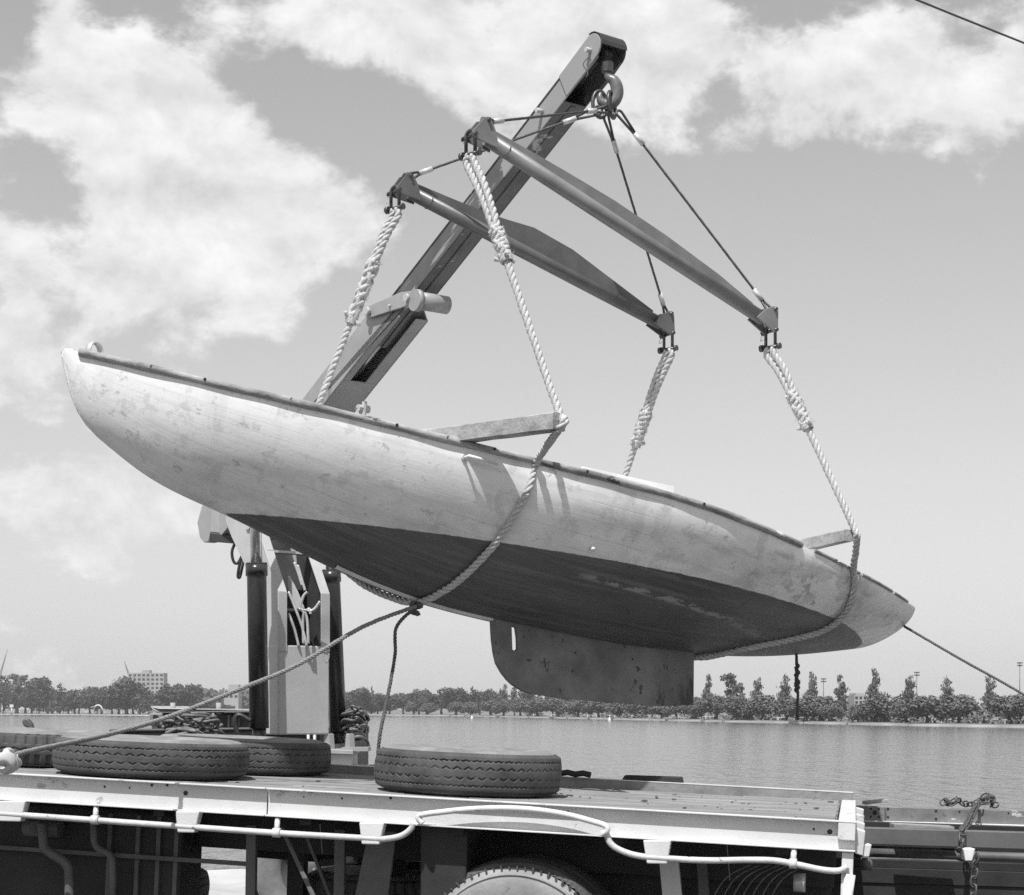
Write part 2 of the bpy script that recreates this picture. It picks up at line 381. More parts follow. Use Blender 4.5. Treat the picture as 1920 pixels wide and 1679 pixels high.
def crown(kind, seed):
    r = np.random.RandomState(seed)
    if kind == 'willow':
        lobes = [(0, 0, .62, .36, .36, .34)]
        for i in range(9):
            a = 2*math.pi*i/9+r.rand(); R_ = .22+.12*r.rand(); lobes.append((R_*math.cos(a), R_*math.sin(a), .40+.22*r.rand(), .15+.08*r.rand(), .15+.08*r.rand(), .2+.16*r.rand()))
        for i in range(5):
            a = 2*math.pi*r.rand(); lobes.append((.16*math.cos(a), .16*math.sin(a), .80+.06*r.rand(), .13, .13, .13))
        p, d = lobes_points(lobes, 2600, r); p = p[p[:, 2] > .07*(.4+r.rand(len(p)))]; d = d[:len(p)]; s = .030; m = 'leaf_a'
    elif kind == 'poplar':
        lobes = []
        for i in range(13):
            z = .22+.72*i/12; w = .34*math.sin(math.pi*min(1, (z-.06)/.98)**.72)+.07; a = r.rand()*6.28
            lobes.append((.13*math.cos(a)*(1-z*.5), .13*math.sin(a)*(1-z*.5), z+.02*r.normal(), w*(.5+.7*r.rand()), w*(.5+.7*r.rand()), .06+.05*r.rand()))
        p, d = lobes_points(lobes, 1250, r, .2); s = .030; m = 'leaf_b'
    elif kind == 'round':
        lobes = [(0, 0, .6, .34, .34, .32)]
        for i in range(11):
            a = r.rand()*6.28; q = .18+.2*r.rand(); lobes.append((q*math.cos(a), q*math.sin(a), .34+.5*r.rand(), .13+.08*r.rand(), .13+.08*r.rand(), .12+.1*r.rand()))
        p, d = lobes_points(lobes, 2200, r); s = .030; m = 'leaf_c'
    elif kind == 'conifer':
        lobes = []
        for i in range(12):
            z = .12+.85*i/11; w = .46*(1-z)**.75+.03; lobes.append((.03*r.normal(), .03*r.normal(), z, w*(.85+.3*r.rand()), w*(.85+.3*r.rand()), .07))
        p, d = lobes_points(lobes, 1000, r, .3); s = .03; m = 'leaf_c'
    elif kind == 'gum':
        lobes = [(-.05, 0, .78, .18, .2, .13), (.2, .05, .66, .18, .18, .12), (-.28, .05, .90, .2, .15, .07), (.05, -.1, .93, .16, .15, .07), (.36, 0, .48, .13, .13, .1), (-.15, .1, .55, .16, .16, .14), (.1, 0, .4, .2, .2, .16)]
        p, d = lobes_points(lobes, 1000, r, .3); s = .03; m = 'leaf_b'
    elif kind == 'palm':
        P, D = [], []
        for i in range(26):
            a = r.rand()*6.28; e = r.rand()*1.2-.1; ln = .30+.12*r.rand()
            for k in range(26):
                t = k/25; x = ln*t*math.cos(e); z = .70+ln*t*math.sin(e)-.35*t*t*ln*2.2*max(.2, math.cos(e))
                P.append((x*math.cos(a)+.01*r.normal(), x*math.sin(a)+.01*r.normal(), z)); D.append((0, 0, 1))
        p, d = np.array(P), np.array(D, float); s = .026; m = 'leaf_c'
    return leaf_mesh('crown', p, d[:len(p)], s, Mt[m], seed)
def trunk_mesh(kind, seed):
    r = random.Random(seed); mb = MB()
    top = {'willow': .5, 'poplar': .85, 'round': .55, 'conifer': .9, 'gum': .7, 'palm': .72}[kind]
    w = {'willow': .05, 'poplar': .035, 'round': .035, 'conifer': .03, 'gum': .035, 'palm': .045}[kind]
    lean = r.uniform(-.06, .06) if kind != 'willow' else r.uniform(-.14, .14)
    pts = [(lean*t*math.sin(t*2)+.01*r.uniform(-1, 1), .01*r.uniform(-1, 1), t*top-.02) for t in [0, .12, .3, .55, .8, 1]]
    mb.tube(pts, [w*1.5, w*1.05, w*.9, w*.7, w*.5, w*.25], 7)
    if kind != 'palm':
        for k in range(6):
            a = r.uniform(0, 6.28); z0 = top*r.uniform(.35, .75); ln = .24 if kind in ('willow', 'round', 'gum') else .12
            p0 = Vector((lean*.5, 0, z0)); p2 = p0+Vector((math.cos(a)*ln, math.sin(a)*ln, ln*.9)); p1 = (p0+p2)/2+Vector((0, 0, .02))
            mb.tube([p0, p1, p2], [w*.5, w*.38, w*.15], 5)
    me = bpy.data.meshes.new('trunk'); me.from_pydata([tuple(v) for v in mb.v], [], mb.f); me.polygons.foreach_set('use_smooth', mb.s); me.materials.append(Mt['bark']); me.update(); return me
CR = {k: [crown(k, 11+7*i+len(k)) for i in range(n)] for k, n in (('willow', 6), ('poplar', 5), ('round', 5), ('conifer', 2), ('gum', 2), ('palm', 2))}
TR = {k: [trunk_mesh(k, 5+i) for i in range(3)] for k in CR}
TREENAME = {'willow': 'willow_tree', 'poplar': 'poplar_tree', 'round': 'park_tree', 'conifer': 'conifer_tree', 'gum': 'gum_tree', 'palm': 'palm_tree'}
tcount = [0]
def tree(kind, px, ytop, wpx, behind, label, group):
    Y = shoreY(px)*1.012+behind; X = (px-CX)/F*Y
    zt = HC+(CY-ytop)/F*Y; z0 = LAND_Z-.1; h = zt-z0; w = wpx/F*Y
    i = tcount[0]; tcount[0] += 1
    root = thing(TREENAME[kind], label, 'tree', (X, Y, z0), group)
    root.scale = (w, w, h/1.0); root.rotation_euler = (0, 0, (i*2.399) % 6.283)
    for nm, me in (('trunk', TR[kind][i % 3]), ('crown', CR[kind][i % len(CR[kind])])):
        o = bpy.data.objects.new(nm, me); COL.objects.link(o); o.parent = root
    return root
ORD = ['first','second','third','fourth','fifth','sixth','seventh','eighth','ninth','tenth','eleventh','twelfth','thirteenth','fourteenth','fifteenth','sixteenth','seventeenth','eighteenth','nineteenth','twentieth','twenty-first','twenty-second','twenty-third','twenty-fourth','twenty-fifth','twenty-sixth','twenty-seventh','twenty-eighth','twenty-ninth','thirtieth']
# willows along the right-hand shore, counted from the right edge
wil = [(1985,1306,66),(1895,1303,58),(1800,1303,64),(1738,1305,56),(1700,1310,50),(1656,1303,62),(1610,1322,36),(1560,1322,34),(1540,1306,56),(1512,1305,54),(1474,1306,48),(1430,1304,52),(1384,1306,46),(1342,1304,46),(1304,1308,44),(1268,1314,40),
       (1240,1316,36),(1200,1312,40),(1160,1312,38),(1122,1312,38),(1084,1310,38),(1046,1311,38),(1008,1308,36),(976,1310,32),(944,1315,32),(920,1314,30),(884,1318,30),(856,1317,28),(803,1319,28),(776,1317,28)]
for i, (x, t, w) in enumerate(wil):
    tree('willow', x, t-2, w*1.45, 2+3*(i % 3), 'rounded willow on the lake shore, %s from the right edge of the picture' % ORD[i], 'willows along the far shore')
pop = [(1855,1268,28),(1775,1272,27),(1705,1265,27),(1640,1255,29),(1576,1267,29),(1522,1260,25),(1472,1267,25),(1420,1269,24),(1328,1266,22)]
for i, (x, t, w) in enumerate(pop):
    tree('poplar', x, t, w*1.55, 16+5*(i % 3), 'tall slender poplar above the willows, %s from the right' % ORD[i], 'poplars behind the willows')
tree('gum', 1372, 1262, 62, 22, 'spreading gum tree with a flat side branch between the poplars', 'poplars behind the willows')
mid = [(1202,1302,24,'poplar'),(1176,1304,26,'round'),(1140,1301,28,'round'),(1108,1300,28,'round'),(1064,1297,26,'round'),(1036,1297,24,'round'),(1010,1300,18,'poplar'),(990,1292,24,'round'),(965,1288,20,'poplar'),(945,1286,20,'poplar'),(922,1291,30,'round'),(900,1295,28,'round'),(885,1291,24,'conifer'),(855,1290,44,'round'),
       (828,1300,40,'round'),(800,1298,34,'round'),(785,1294,34,'round'),(756,1301,34,'round'),(730,1302,34,'round'),(708,1299,28,'round'),(697,1290,14,'conifer'),(678,1291,36,'round'),(655,1296,40,'round'),(640,1300,34,'round'),(724,1318,30,'round'),(696,1318,28,'round'),(660,1316,30,'round')]
for i, (x, t, w, k) in enumerate(mid):
    nm = {'round': 'bushy dark tree', 'poplar': 'narrow upright tree', 'conifer': 'pointed dark tree'}[k]
    tree(k, x, t-2, w*1.7, 25+9*(i % 3), nm+' on the middle shore, %s leftward from the steel fin' % ORD[i], 'trees on the middle shore')
left = [(-20,1268,52,'round'),(8,1282,46,'round'),(33,1266,40,'gum'),(48,1286,44,'round'),(72,1270,46,'round'),(90,1277,38,'conifer'),(112,1284,36,'conifer'),(128,1296,32,'round'),(148,1291,36,'round'),(168,1287,36,'round'),(190,1289,38,'round'),(210,1297,34,'round'),(237,1266,62,'round'),(262,1295,36,'round'),(277,1292,36,'conifer'),(298,1296,30,'palm'),(322,1285,46,'round'),(352,1283,38,'round'),(356,1290,44,'palm'),(400,1318,50,'round'),(30,1306,40,'round'),(60,1306,44,'round'),(98,1306,44,'round'),(140,1308,40,'round'),(180,1308,40,'round'),(222,1306,44,'round'),(250,1304,40,'round'),(300,1306,44,'round'),(335,1304,44,'round')]
left.sort(key=lambda q: q[0])
for i, (x, t, w, k) in enumerate(left):
    nm = {'round': 'broad dark tree', 'gum': 'tall gum with a high crown', 'conifer': 'pointed conifer', 'palm': 'feathery palm'}[k]
    tree(k, x, t-2, w*1.6, 30+14*(i % 3), nm+' on the left bank, %s from the left edge' % ORD[i], 'trees on the left bank')
# wooded rise behind the crane, one mass
def wood():
    r = np.random.RandomState(4); n = 5000; px = r.uniform(355, 700, n); top = np.interp(px, [355, 400, 460, 560, 640, 700], [1299, 1297, 1296, 1300, 1301, 1306])+2.5*np.sin(px*.11)+2*np.sin(px*.31)
    y = top+(1336-top)*r.rand(n)**1.3; Y = 1150+150*r.rand(n)
    P = np.stack([(px-CX)/F*Y, Y, HC+(CY-y)/F*Y], 1); d = np.tile([0, -.7, .7], (n, 1))
    me = leaf_mesh('distant_wood', P, d, 2.0, Mt['leaf_c'], 3); o = bpy.data.objects.new('distant_wood', me); COL.objects.link(o)
    tag(o, 'wooded rise in the distance behind the crane column', 'wood', kind='stuff')
wood()

# ------------------------------------------------------------------ far buildings, masts, fences
def block(name, label, x0, x1, y0, y1, Y, floors, bays, extra=None, depth=14):
    a, b = at(x0, y1, Y), at(x1, y0, Y); base = LAND_Z
    root = thing(name, label, 'building', ((a.x+b.x)/2, Y+depth/2, base))
    mb = MB(); mb.beam((a.x, Y+depth/2, (base+b.z)/2), (b.x, Y+depth/2, (base+b.z)/2), (0, depth/2, 0), (0, 0, (b.z-base)/2)); mb.build('wall', Mt['pale_wall'], root)
    if extra:
        e0, e1, et = extra; p, q = at(e0, et, Y), at(e1, et, Y)
        mb = MB(); mb.beam((p.x, Y+5, (b.z+p.z)/2+.01), (q.x, Y+5, (b.z+p.z)/2+.01), (0, 4, 0), (0, 0, (p.z-b.z)/2)); mb.build('stair_tower', Mt['pale_wall'], root)
    fh = (b.z-a.z)/floors; bw = (b.x-a.x)/bays; me = None
    for i in range(floors):
        for k in range(bays):
            c = Vector((a.x+(k+.5)*bw, Y-.02, a.z+(i+.45)*fh))
            if me is None:
                mb = MB(); mb.box(c, (bw*.30, 0, 0), (0, .06, 0), (0, 0, fh*.26)); o = mb.build('window', Mt['window'], root); me = o; c0 = c
            else:
                o = me.copy(); COL.objects.link(o); o.parent = root; o.location = c-c0
    return root
block('apartment_block', 'pale apartment block rising behind the trees on the left bank', 240, 307, 1262, 1318, 1300, 7, 8, (266, 280, 1257))
block('office_block', 'banded pale building seen between willows on the right bank', 1602, 1626, 1304, 1346, 420, 5, 3, (1606, 1622, 1300), 9)
block('low_house', 'small flat-topped building above the trees near the left edge', 155, 176, 1288, 1320, 1250, 3, 3)
block('hill_house', 'small pale house on the wooded rise beside the crane', 420, 447, 1293, 1310, 1080, 2, 3, (428, 447, 1284))
def mast(px, ytop, Y, label):
    b = at(px, ytop, Y); b0 = Vector((b.x, Y, LAND_Z)); root = thing('light_mast', label, 'mast', b0, 'floodlight masts')
    k = Y/F
    mb = MB(); mb.tube([b0, b], [k*1.1, k*.7], 8); mb.build('pole', Mt['grey_rail'], root)
    mb = MB(); mb.beam(b+Vector((-k*5, 0, k*1)), b+Vector((k*5, 0, k*1)), (0, k*.5, 0), (0, 0, k*.5)); mb.beam(b+Vector((-k*5, 0, k*6)), b+Vector((k*5, 0, k*6)), (0, k*.5, 0), (0, 0, k*.5)); mb.beam(b, b+Vector((0, 0, k*8)), (k*.5, 0, 0), (0, k*.5, 0)); mb.build('lamp_frame', Mt['grey_rail'], root)
    l0 = None
    for i in range(4):
        for j in range(2):
            c = b+Vector((k*(-4+2.7*i), -k*.8, k*(2.2+4.8*j)))
            if l0 is None: mb = MB(); mb.disc(c, (0, 1, 0), k*1.1, k*1.2, 8); l0 = mb.build('floodlight', Mt['grey_rail'], root); c0 = c
            else: o = l0.copy(); COL.objects.link(o); o.parent = root; o.location = c-c0
mast(1912, 1250, 330, 'floodlight mast standing by the right edge of the picture')
mast(1719, 1268, 390, 'floodlight mast beside the third poplar from the right')
mast(1544, 1280, 440, 'thin floodlight mast between two poplars right of the hanging stern rope')
# slewing cranes of a distant building site
def jib(px0, y0, px1, y1, Y, label):
    a, b = at(px0, y0, Y), at(px1, y1, Y); mb = MB(); d = (b-a).normalized(); s = d.cross(Vector((0, 1, 0))).normalized()
    root = thing('site_crane', label, 'crane', Vector((a.x, Y, LAND_Z)), 'distant site cranes')
    mb.tube([a+s*.5, b], .22, 5); mb.tube([a-s*.5, b], .22, 5)
    n = 10
    for i in range(n):
        t = i/n; mb.tube([a+(b-a)*t+s*.5*(1-t), a+(b-a)*(t+1/n)-s*.5*(1-t)], .12, 4)
    mb.build('jib', Mt['grey_rail'], root)
    mb = MB(); mb.tube([Vector((a.x, Y, LAND_Z)), a], .6, 6); mb.build('tower', Mt['grey_rail'], root)
jib(241, 1264, 233, 1240, 1320, 'thin crane jib beside the apartment block')
jib(1, 1264, 14, 1218, 1320, 'thin crane jib at the left edge of the picture')
# posts on the left bank
post0 = None
for i in range(20):
    px = 8+15.6*i+2.5*math.sin(i*2.3); Y = shoreY(px)*1.012+9; p = Vector(((px-CX)/F*Y, Y, LAND_Z))
    if post0 is None:
        mb = MB(); mb.tube([p, p+Vector((0, 0, 1.5))], [.24, .20], 6); post0 = mb.build('bank_post', Mt['white_paint'], origin=p); o = post0
    else:
        o = post0.copy(); COL.objects.link(o); o.location = p
    tag(o, 'short white post on the left bank lawn, %s from the left edge' % ORD[i], 'post', 'white posts on the left bank')
p = at(22, 1333, 850); mb = MB(); root = thing('notice_sign', 'white notice board on a post by the left bank water edge', 'sign', (p.x, p.y, LAND_Z))
mb.tube([(p.x, p.y, LAND_Z), (p.x, p.y, LAND_Z+4)], .35, 6); mb.build('pole', Mt['white_paint'], root)
mb = MB(); mb.box((p.x, p.y-.4, LAND_Z+4.4), (.95, 0, 0), (0, .08, 0), (0, 0, .7)); mb.build('board', Mt['white_paint'], root)
# park shelter, white, among the trees on the left
p = at(184, 1330, 880); root = thing('park_shelter', 'little white arched shelter under the trees on the left bank', 'shelter', (p.x, p.y, LAND_Z))
mb = MB(); mb.tube([p+Vector((2.2*math.cos(a), 0, 2.6*math.sin(a)-.6)) for a in np.linspace(0, math.pi, 12)], .42, 6); mb.build('arch', Mt['white_paint'], root)
mb = MB(); mb.beam(p+Vector((-3.6, 0, .9)), p+Vector((-1.6, 0, 1.5)), (0, 1.0, 0), (0, 0, .12)); mb.build('roof', Mt['white_paint'], root)
# low rail fence under the willows
root = thing('rail_fence', 'low pale rail fence along the shore beneath the willows', 'fence', ((1500-CX)/F*shoreY(1500), shoreY(1500), LAND_Z))
pxs = list(np.arange(1000, 2000, 17.0)); P = []
for x in pxs:
    Y = shoreY(x)*1.012+11; P.append(Vector(((x-CX)/F*Y, Y, LAND_Z+.75)))
mb = MB()
for a, b in zip(P[:-1], P[1:]): mb.beam(a, b, (0, .05, 0), (0, 0, .09))
mb.build('rail', Mt['white_paint'], root)
p0 = None
for q in P:
    if p0 is None: mb = MB(); mb.beam(q-Vector((0, 0, .75)), q+Vector((0, 0, .15)), (.1, 0, 0), (0, .1, 0)); p0 = mb.build('post', Mt['white_paint'], root); q0 = q
    else: o = p0.copy(); COL.objects.link(o); o.parent = root; o.location = q-q0
# marker buoys
for px, py, lab in ((885, 1347, 'small white buoy on the water left of the steel fin'), (1143, 1351, 'small white buoy on the water below the steel fin')):
    Y = (HC-WATER_Z)*F/(py-CY+1.5); p = at(px, CY, Y); p.z = WATER_Z; mb = MB(); root = thing('marker_buoy', lab, 'buoy', p, 'marker buoys')
    mb.lathe([(.02, -.2), (.45, -.1), (.55, .25), (.3, .6), (.12, 1.1), (.02, 1.15)], p, UP, 10); mb.build('float', Mt['white_paint'], root)
    mb = MB(); mb.tube([p+Vector((0, 0, 1.1)), p+Vector((0, 0, 1.7))], .1, 5); mb.build('staff', Mt['white_paint'], root)
# overhead wire
wa, wb2 = at(1640, -32, 16), at(1920, 81, 17.6); wd = wb2-wa; mb = MB(); mb.tube([wa+wd*t+Vector((0, 0, .004*t*(t-1)*wd.length)) for t in np.linspace(-16, 16, 65)], .011, 6)
tag(mb.build('overhead_wire', Mt['wire']), 'thin dark overhead wire crossing the top right corner of the sky', 'wire')

# ------------------------------------------------------------------ flatbed truck in front (tray seen from its side)
P0, P1 = at(0, 1449, 9.3), at(1606, 1541, 8.35)
EX = (P1-P0).normalized(); EY = (at(1594, 1502, 10.6)-P1); EY = (EY-EX*EY.dot(EX)*.6).normalized(); EZ = EX.cross(EY).normalized()
def T(a, b, c): return P1+EX*a+EY*b+EZ*c            # a along the side (0 = rear end), b across, c up from the rail top
TW = (at(1594, 1502, 10.6)-P1).dot(EY)              # tray width
def ta(px):                                          # place along the near rail that is seen at pixel px
    lo, hi = -7.5, .5
    for _ in range(40):
        m = (lo+hi)/2; q = T(m, 0, 0); x = CX+F*q.x/q.y
        if x < px: lo = m
        else: hi = m
    return lo
def tc(px, py, b=0.0):                               # height in the truck frame of pixel px, py on the plane b
    a = ta(px)
    # solve along a and c for the point on plane b seen at px, py
    d = Vector(((px-CX)/F, 1, (CY-py)/F)); o = Vector((0, 0, HC)); n = EY
    t = (P1+EY*b-o).dot(n)/d.dot(n); q = o+d*t-P1
    return q.dot(EX), q.dot(EZ)
def tp(px, py, b=0.0):
    a, c = tc(px, py, b); return T(a, b, c)
truck = thing('flatbed_truck', 'white-railed flatbed truck tray carrying loose tyres in the foreground', 'truck', (T(-2.2, 1.1, 0).x, T(-2.2, 1.1, 0).y, 0))
RH = .150
def rail_piece(a0, a1, name='side_rail'):
    mb = MB()
    mb.beam(T(a0, .045, -RH/2), T(a1, .045, -RH/2), EY*.004, EZ*(RH/2-.003))
    mb.beam(T(a0, .022, -.004), T(a1, .022, -.004), EY*.024, EZ*.004)
    mb.beam(T(a0, .022, -RH+.004), T(a1, .022, -RH+.004), EY*.024, EZ*.004)
    return mb.build(name, Mt['white_rail'], truck, bevel=.002)
aj = ta(498)
r1 = rail_piece(-7.4, aj-.003); r2 = rail_piece(aj+.003, .0)
for (px, py, r, pr) in ((190,1476,2.5,r1),(237,1478,2,r1),(279,1473,3,r1),(308,1473,3,r1),(343,1488,5,r1),(566,1495,1.6,r2),(638,1498,2.2,r2),(730,1497,3,r2),(1064,1523,2.6,r2),(1526,1555,2.2,r2),(1556,1560,5,r2),(1577,1557,2,r2)):
    a, c = tc(px, py, .04); mb = MB(); mb.disc(T(a, .0405, c), EY, r*.0026, .0025, 10); mb.build('bolt_hole', Mt['black'], pr)
Mt['dirty_rail'] = mat('dirty_painted_rail', .15, .27, .6, scale=5, bump=.3, chips=[(.10, 9, .64, (.5,1,1)), (.55, 6, .66, (.5,1,1))])
# far rail, end rail, tail plates
mb = MB(); mb.beam(T(-7.4, TW, -.0), T(-.02, TW, -.0), EY*.025, EZ*.05); mb.build('far_rail', Mt['dirty_rail'], truck, bevel=.003)
mb = MB(); mb.beam(T(-7.4, TW, .053), T(-.02, TW, .053), EY*.027, EZ*.0028); mb.build('rail_cap', Mt['white_rail'], truck)
mb = MB(); mb.beam(T(-.045, .0, -.045), T(-.045, TW+.02, -.045), EX*.042, EZ*.05); mb.build('end_rail', Mt['white_rail'], truck, bevel=.004)
for i, (b0, h0) in enumerate(((.06, -.04), (.55, -.03), (1.1, -.02), (1.65, -.01))):
    mb = MB(); mb.prism([T(.0, b0, h0), T(.045, b0+.02, h0-.012), T(.038, b0+.02, -.17), T(.0, b0, -.16)], EY*.12); mb.build('tail_bracket', Mt['white_rail'], truck, bevel=.003)
# deck boards, lengthwise, each one a board
nb = 11; bw = (TW-.06)/nb
for i in range(nb):
    x = -7.4; k = 0
    while x < -.1:
        ln = min((2.3, 3.1, 1.7, 2.7)[(i+k) % 4], -.1-x); b = .055+(i+.5)*bw; c = -.016+rnd.uniform(-.004, .003)
        mb = MB(); mb.beam(T(x+.004, b, c), T(x+ln-.004, b, c+rnd.uniform(-.004, .004)), EY*(bw/2-.005), EZ*.014); mb.build('deck_board', Mt['deck'], truck, bevel=.003); x += ln; k += 1
# litter on the deck: bark and rope ends are scattered crumbs
mb = MB(); r_ = random.Random(5)
for i in range(150):
    a = r_.uniform(-2.6, -.15); b = .1+(TW-.2)*r_.random()**.8; q = T(a, b, .003); s_ = .002+.009*r_.random()**4
    d1 = EX*math.cos(i)+EY*math.sin(i); d2 = EY*math.cos(i)-EX*math.sin(i); mb.box(q, d1*s_*r_.uniform(1, 2.4), d2*s_*.7, EZ*s_*.4)
o = mb.build('deck_litter', Mt['under2'], truck); o['kind'] = 'stuff'
# stake pockets
for i, (x0, x1, x2, x3, y0, y1) in enumerate(((-20, 40, 30, -12, 1503, 1541), (323, 369, 359, 327, 1522, 1562), (670, 718, 708, 675, 1543, 1584), (1205, 1258, 1250, 1212, 1576, 1620))):
    p = [tp(x0, y0, -.012), tp(x1, y0, -.012), tp(x2, y1+ (x2-x0)*.02, -.012), tp(x3, y1, -.012)]
    mb = MB(); mb.prism(p, EY*.062); mb.build('stake_pocket', Mt['white_rail'], truck, bevel=.006)
# rope rail of bent pipe
pr_ = .0165
Mt['pipe_paint'] = mat('worn_white_pipe', .44, .58, .5, scale=7, bump=.25, bscale=50, chips=[(.20, 14, .63, (1,1,1)), (.30, 5, .62, (1,1,1))])
def pipe(pts, r=pr_, b=.0, name='rope_rail', m='pipe_paint', n=10):
    q = spline([tp(x, y, b) for x, y in pts], 8); mb = MB(); mb.tube(q, r, n); return mb.build(name, Mt[m], truck)
pipe([(-30,1525),(40,1530),(170,1539),(340,1551),(515,1563),(690,1573),(720,1574),(750,1568),(768,1555),(772,1545)])
pipe([(1136,1562),(1144,1582),(1165,1596),(1200,1606),(1260,1611),(1330,1614),(1400,1613),(1450,1614),(1487,1620),(1540,1631),(1572,1633),(1590,1625)])
for (x, y0, y1, w) in ((172, 1513, 1538, 7), (515, 1535, 1562, 7), (1487, 1592, 1619, 7)):
    mb = MB(); mb.tube([tp(x+2, y0, .02), tp(x, y1, .0)], .015, 8); mb.tube([tp(x-w, y1+.5-w*.06, 0), tp(x+w, y1+.5+w*.06, 0)], .025, 10); mb.build('rail_support', Mt['white_rail'], truck)
q = spline([tp(x, y, -.02) for x, y in ((790,1545),(782,1534),(792,1528),(830,1523),(880,1518),(940,1516),(1000,1519),(1060,1528),(1110,1541),(1134,1549),(1137,1558),(1128,1564))], 8)
mb = MB(); mb.tube(q, .016, 10); mb.build('grab_handle', Mt['white_rail'], truck)
# standing legs and stays under the tray
def bar(x0, y0, x1, y1, b0, b1, w, d, name, m):
    p, q = tp(x0, y0, b0), tp(x1, y1, b1); ax = (q-p).normalized(); s1 = ax.cross(EY).normalized(); s2 = ax.cross(s1).normalized()
    mb = MB(); mb.beam(p, q, s1*w, s2*d); return mb.build(name, Mt[m], truck, bevel=.004)
bar(1590, 1598, 1583, 1790, .05, .05, .028, .03, 'end_post', 'white_rail')
mb = MB(); mb.tube([tp(1594, 1640, .02), tp(1572, 1790, -.02)], .028, 10); mb.build('end_post', Mt['white_rail'], truck)
bar(1255, 1612, 1272, 1790, .3, .3, .05, .02, 'body_stay', 'crane')
bar(1318, 1618, 1330, 1790, .6, .6, .028, .02, 'body_stay', 'under2')
bar(470, 1548, 466, 1790, .35, .35, .028, .02, 'body_stay', 'under2')
bar(637, 1556, 634, 1790, .4, .4, .03, .02, 'body_stay', 'under2')
bar(525, 1552, 612, 1740, .25, .1, .012, .01, 'brace', 'under2')
bar(568, 1556, 640, 1740, .5, .5, .010, .01, 'brace', 'under2')
p = [tp(689, 1560, .3), tp(742, 1560, .3), tp(712, 1790, .3), tp(640, 1790, .3)]; mb = MB(); mb.prism(p, EY*.02); mb.build('mudguard_stay', Mt['under2'], truck, bevel=.004)
p = [tp(786, 1540, .12), tp(876, 1545, .12), tp(868, 1790, .12), tp(786, 1790, .12)]; mb = MB(); mb.prism(p, EY*.35); mb.build('mudguard', Mt['under'], truck, bevel=.01)
# chassis: two long members, cross members, tank, tool locker
for b in (.75, 1.55):
    mb = MB(); mb.beam(T(-7.4, b, -.30), T(-.1, b, -.30), EY*.035, EZ*.10); mb.build('chassis_member', Mt['under'], truck, bevel=.006)
for i in range(9):
    a = -7.0+i*.83; mb = MB(); mb.beam(T(a, .08, -.14), T(a, TW-.06, -.14), EX*.03, EZ*.05); mb.build('cross_bearer', Mt['under'], truck)
mb = MB(); mb.beam(T(-7.4, .62, -.55), T(ta(285), .62, -.62), EY*.16, EZ*.42); mb.build('tool_locker', Mt['under'], truck, bevel=.02)
for x in (120, 175, 215, 250):
    mb = MB(); mb.beam(T(ta(x)+.08, .45, -.22), T(ta(x)+.08, .45, -1.0), EX*.012, EY*.012); mb.build('locker_rib', Mt['under2'], truck)
mb = MB(); mb.beam(tp(-40, 1588, .42), tp(470, 1622, .42), EY*.012, EZ*.012); mb.build('side_guard', Mt['under2'], truck)
q = spline([tp(x, y, .3) for x, y in ((72, 1545), (75, 1575), (78, 1592), (100, 1608), (118, 1622), (124, 1650), (124, 1790))], 6); mb = MB(); mb.tube(q, .028, 10); mb.build('exhaust_pipe', Mt['under2'], truck)
q = spline([tp(x, y, .36) for x, y in ((170, 1540), (172, 1580), (182, 1594), (202, 1606), (206, 1640), (206, 1790))], 6); mb = MB(); mb.tube(q, .022, 8); mb.build('exhaust_pipe', Mt['under2'], truck)
mb = MB(); mb.tube([tp(42, 1553, .4), tp(108, 1556, .4)], .05, 12); mb.tube([tp(60, 1553, .34), tp(60, 1553, .5)], .035, 10); mb.build('air_valve', Mt['under2'], truck)
mb = MB(); mb.tube([tp(648, 1602, .8), tp(668, 1603, .8)], .055, 14); mb.build('brake_chamber', Mt['crane_sleeve'], truck)
mb = MB(); mb.beam(tp(600, 1545, 1.2), tp(800, 1560, 1.2), EY*.03, EZ*.04); mb.beam(tp(470, 1600, 1.4), tp(800, 1625, 1.4), EY*.03, EZ*.025); mb.beam(tp(600, 1620, .9), tp(790, 1600, .9), EY*.02, EZ*.02); mb.build('spring_gear', Mt['under'], truck)
mb = MB(); mb.prism([tp(485, 1560, .9), tp(530, 1566, .9), tp(530, 1590, .9), tp(485, 1588, .9)], EY*.1); mb.build('lamp_box', Mt['under2'], truck)
mb = MB(); mb.beam(tp(560, 1560, 1.0), tp(556, 1690, 1.0), EX*.05, EY*.04); mb.build('spring_hanger', Mt['under'], truck)
mb = MB(); mb.beam(tp(755, 1566, 1.3), tp(752, 1690, 1.3), EX*.04, EY*.04); mb.build('spring_hanger', Mt['under'], truck)
# behind the wheel: dark inner body and second tyre
mb = MB(); mb.beam(T(ta(880), .95, -.55), T(-.12, .95, -.55), EY*.10, EZ*.32); mb.build('inner_body', Mt['under'], truck, bevel=.02)
for i in range(7):
    x = 1340+18*i; q = spline([tp(x+70, 1622, .5), tp(x+20, 1650, .46), tp(x-20, 1720, .4)], 6); mb = MB(); mb.tube(q, .0035, 5); mb.build('trailing_wire', Mt['cable'], truck)
mb = MB(); mb.tube([tp(1490, 1655, .5), tp(1512, 1656, .5)], .05, 14); mb.build('reflector', Mt['pipe_light'], truck)

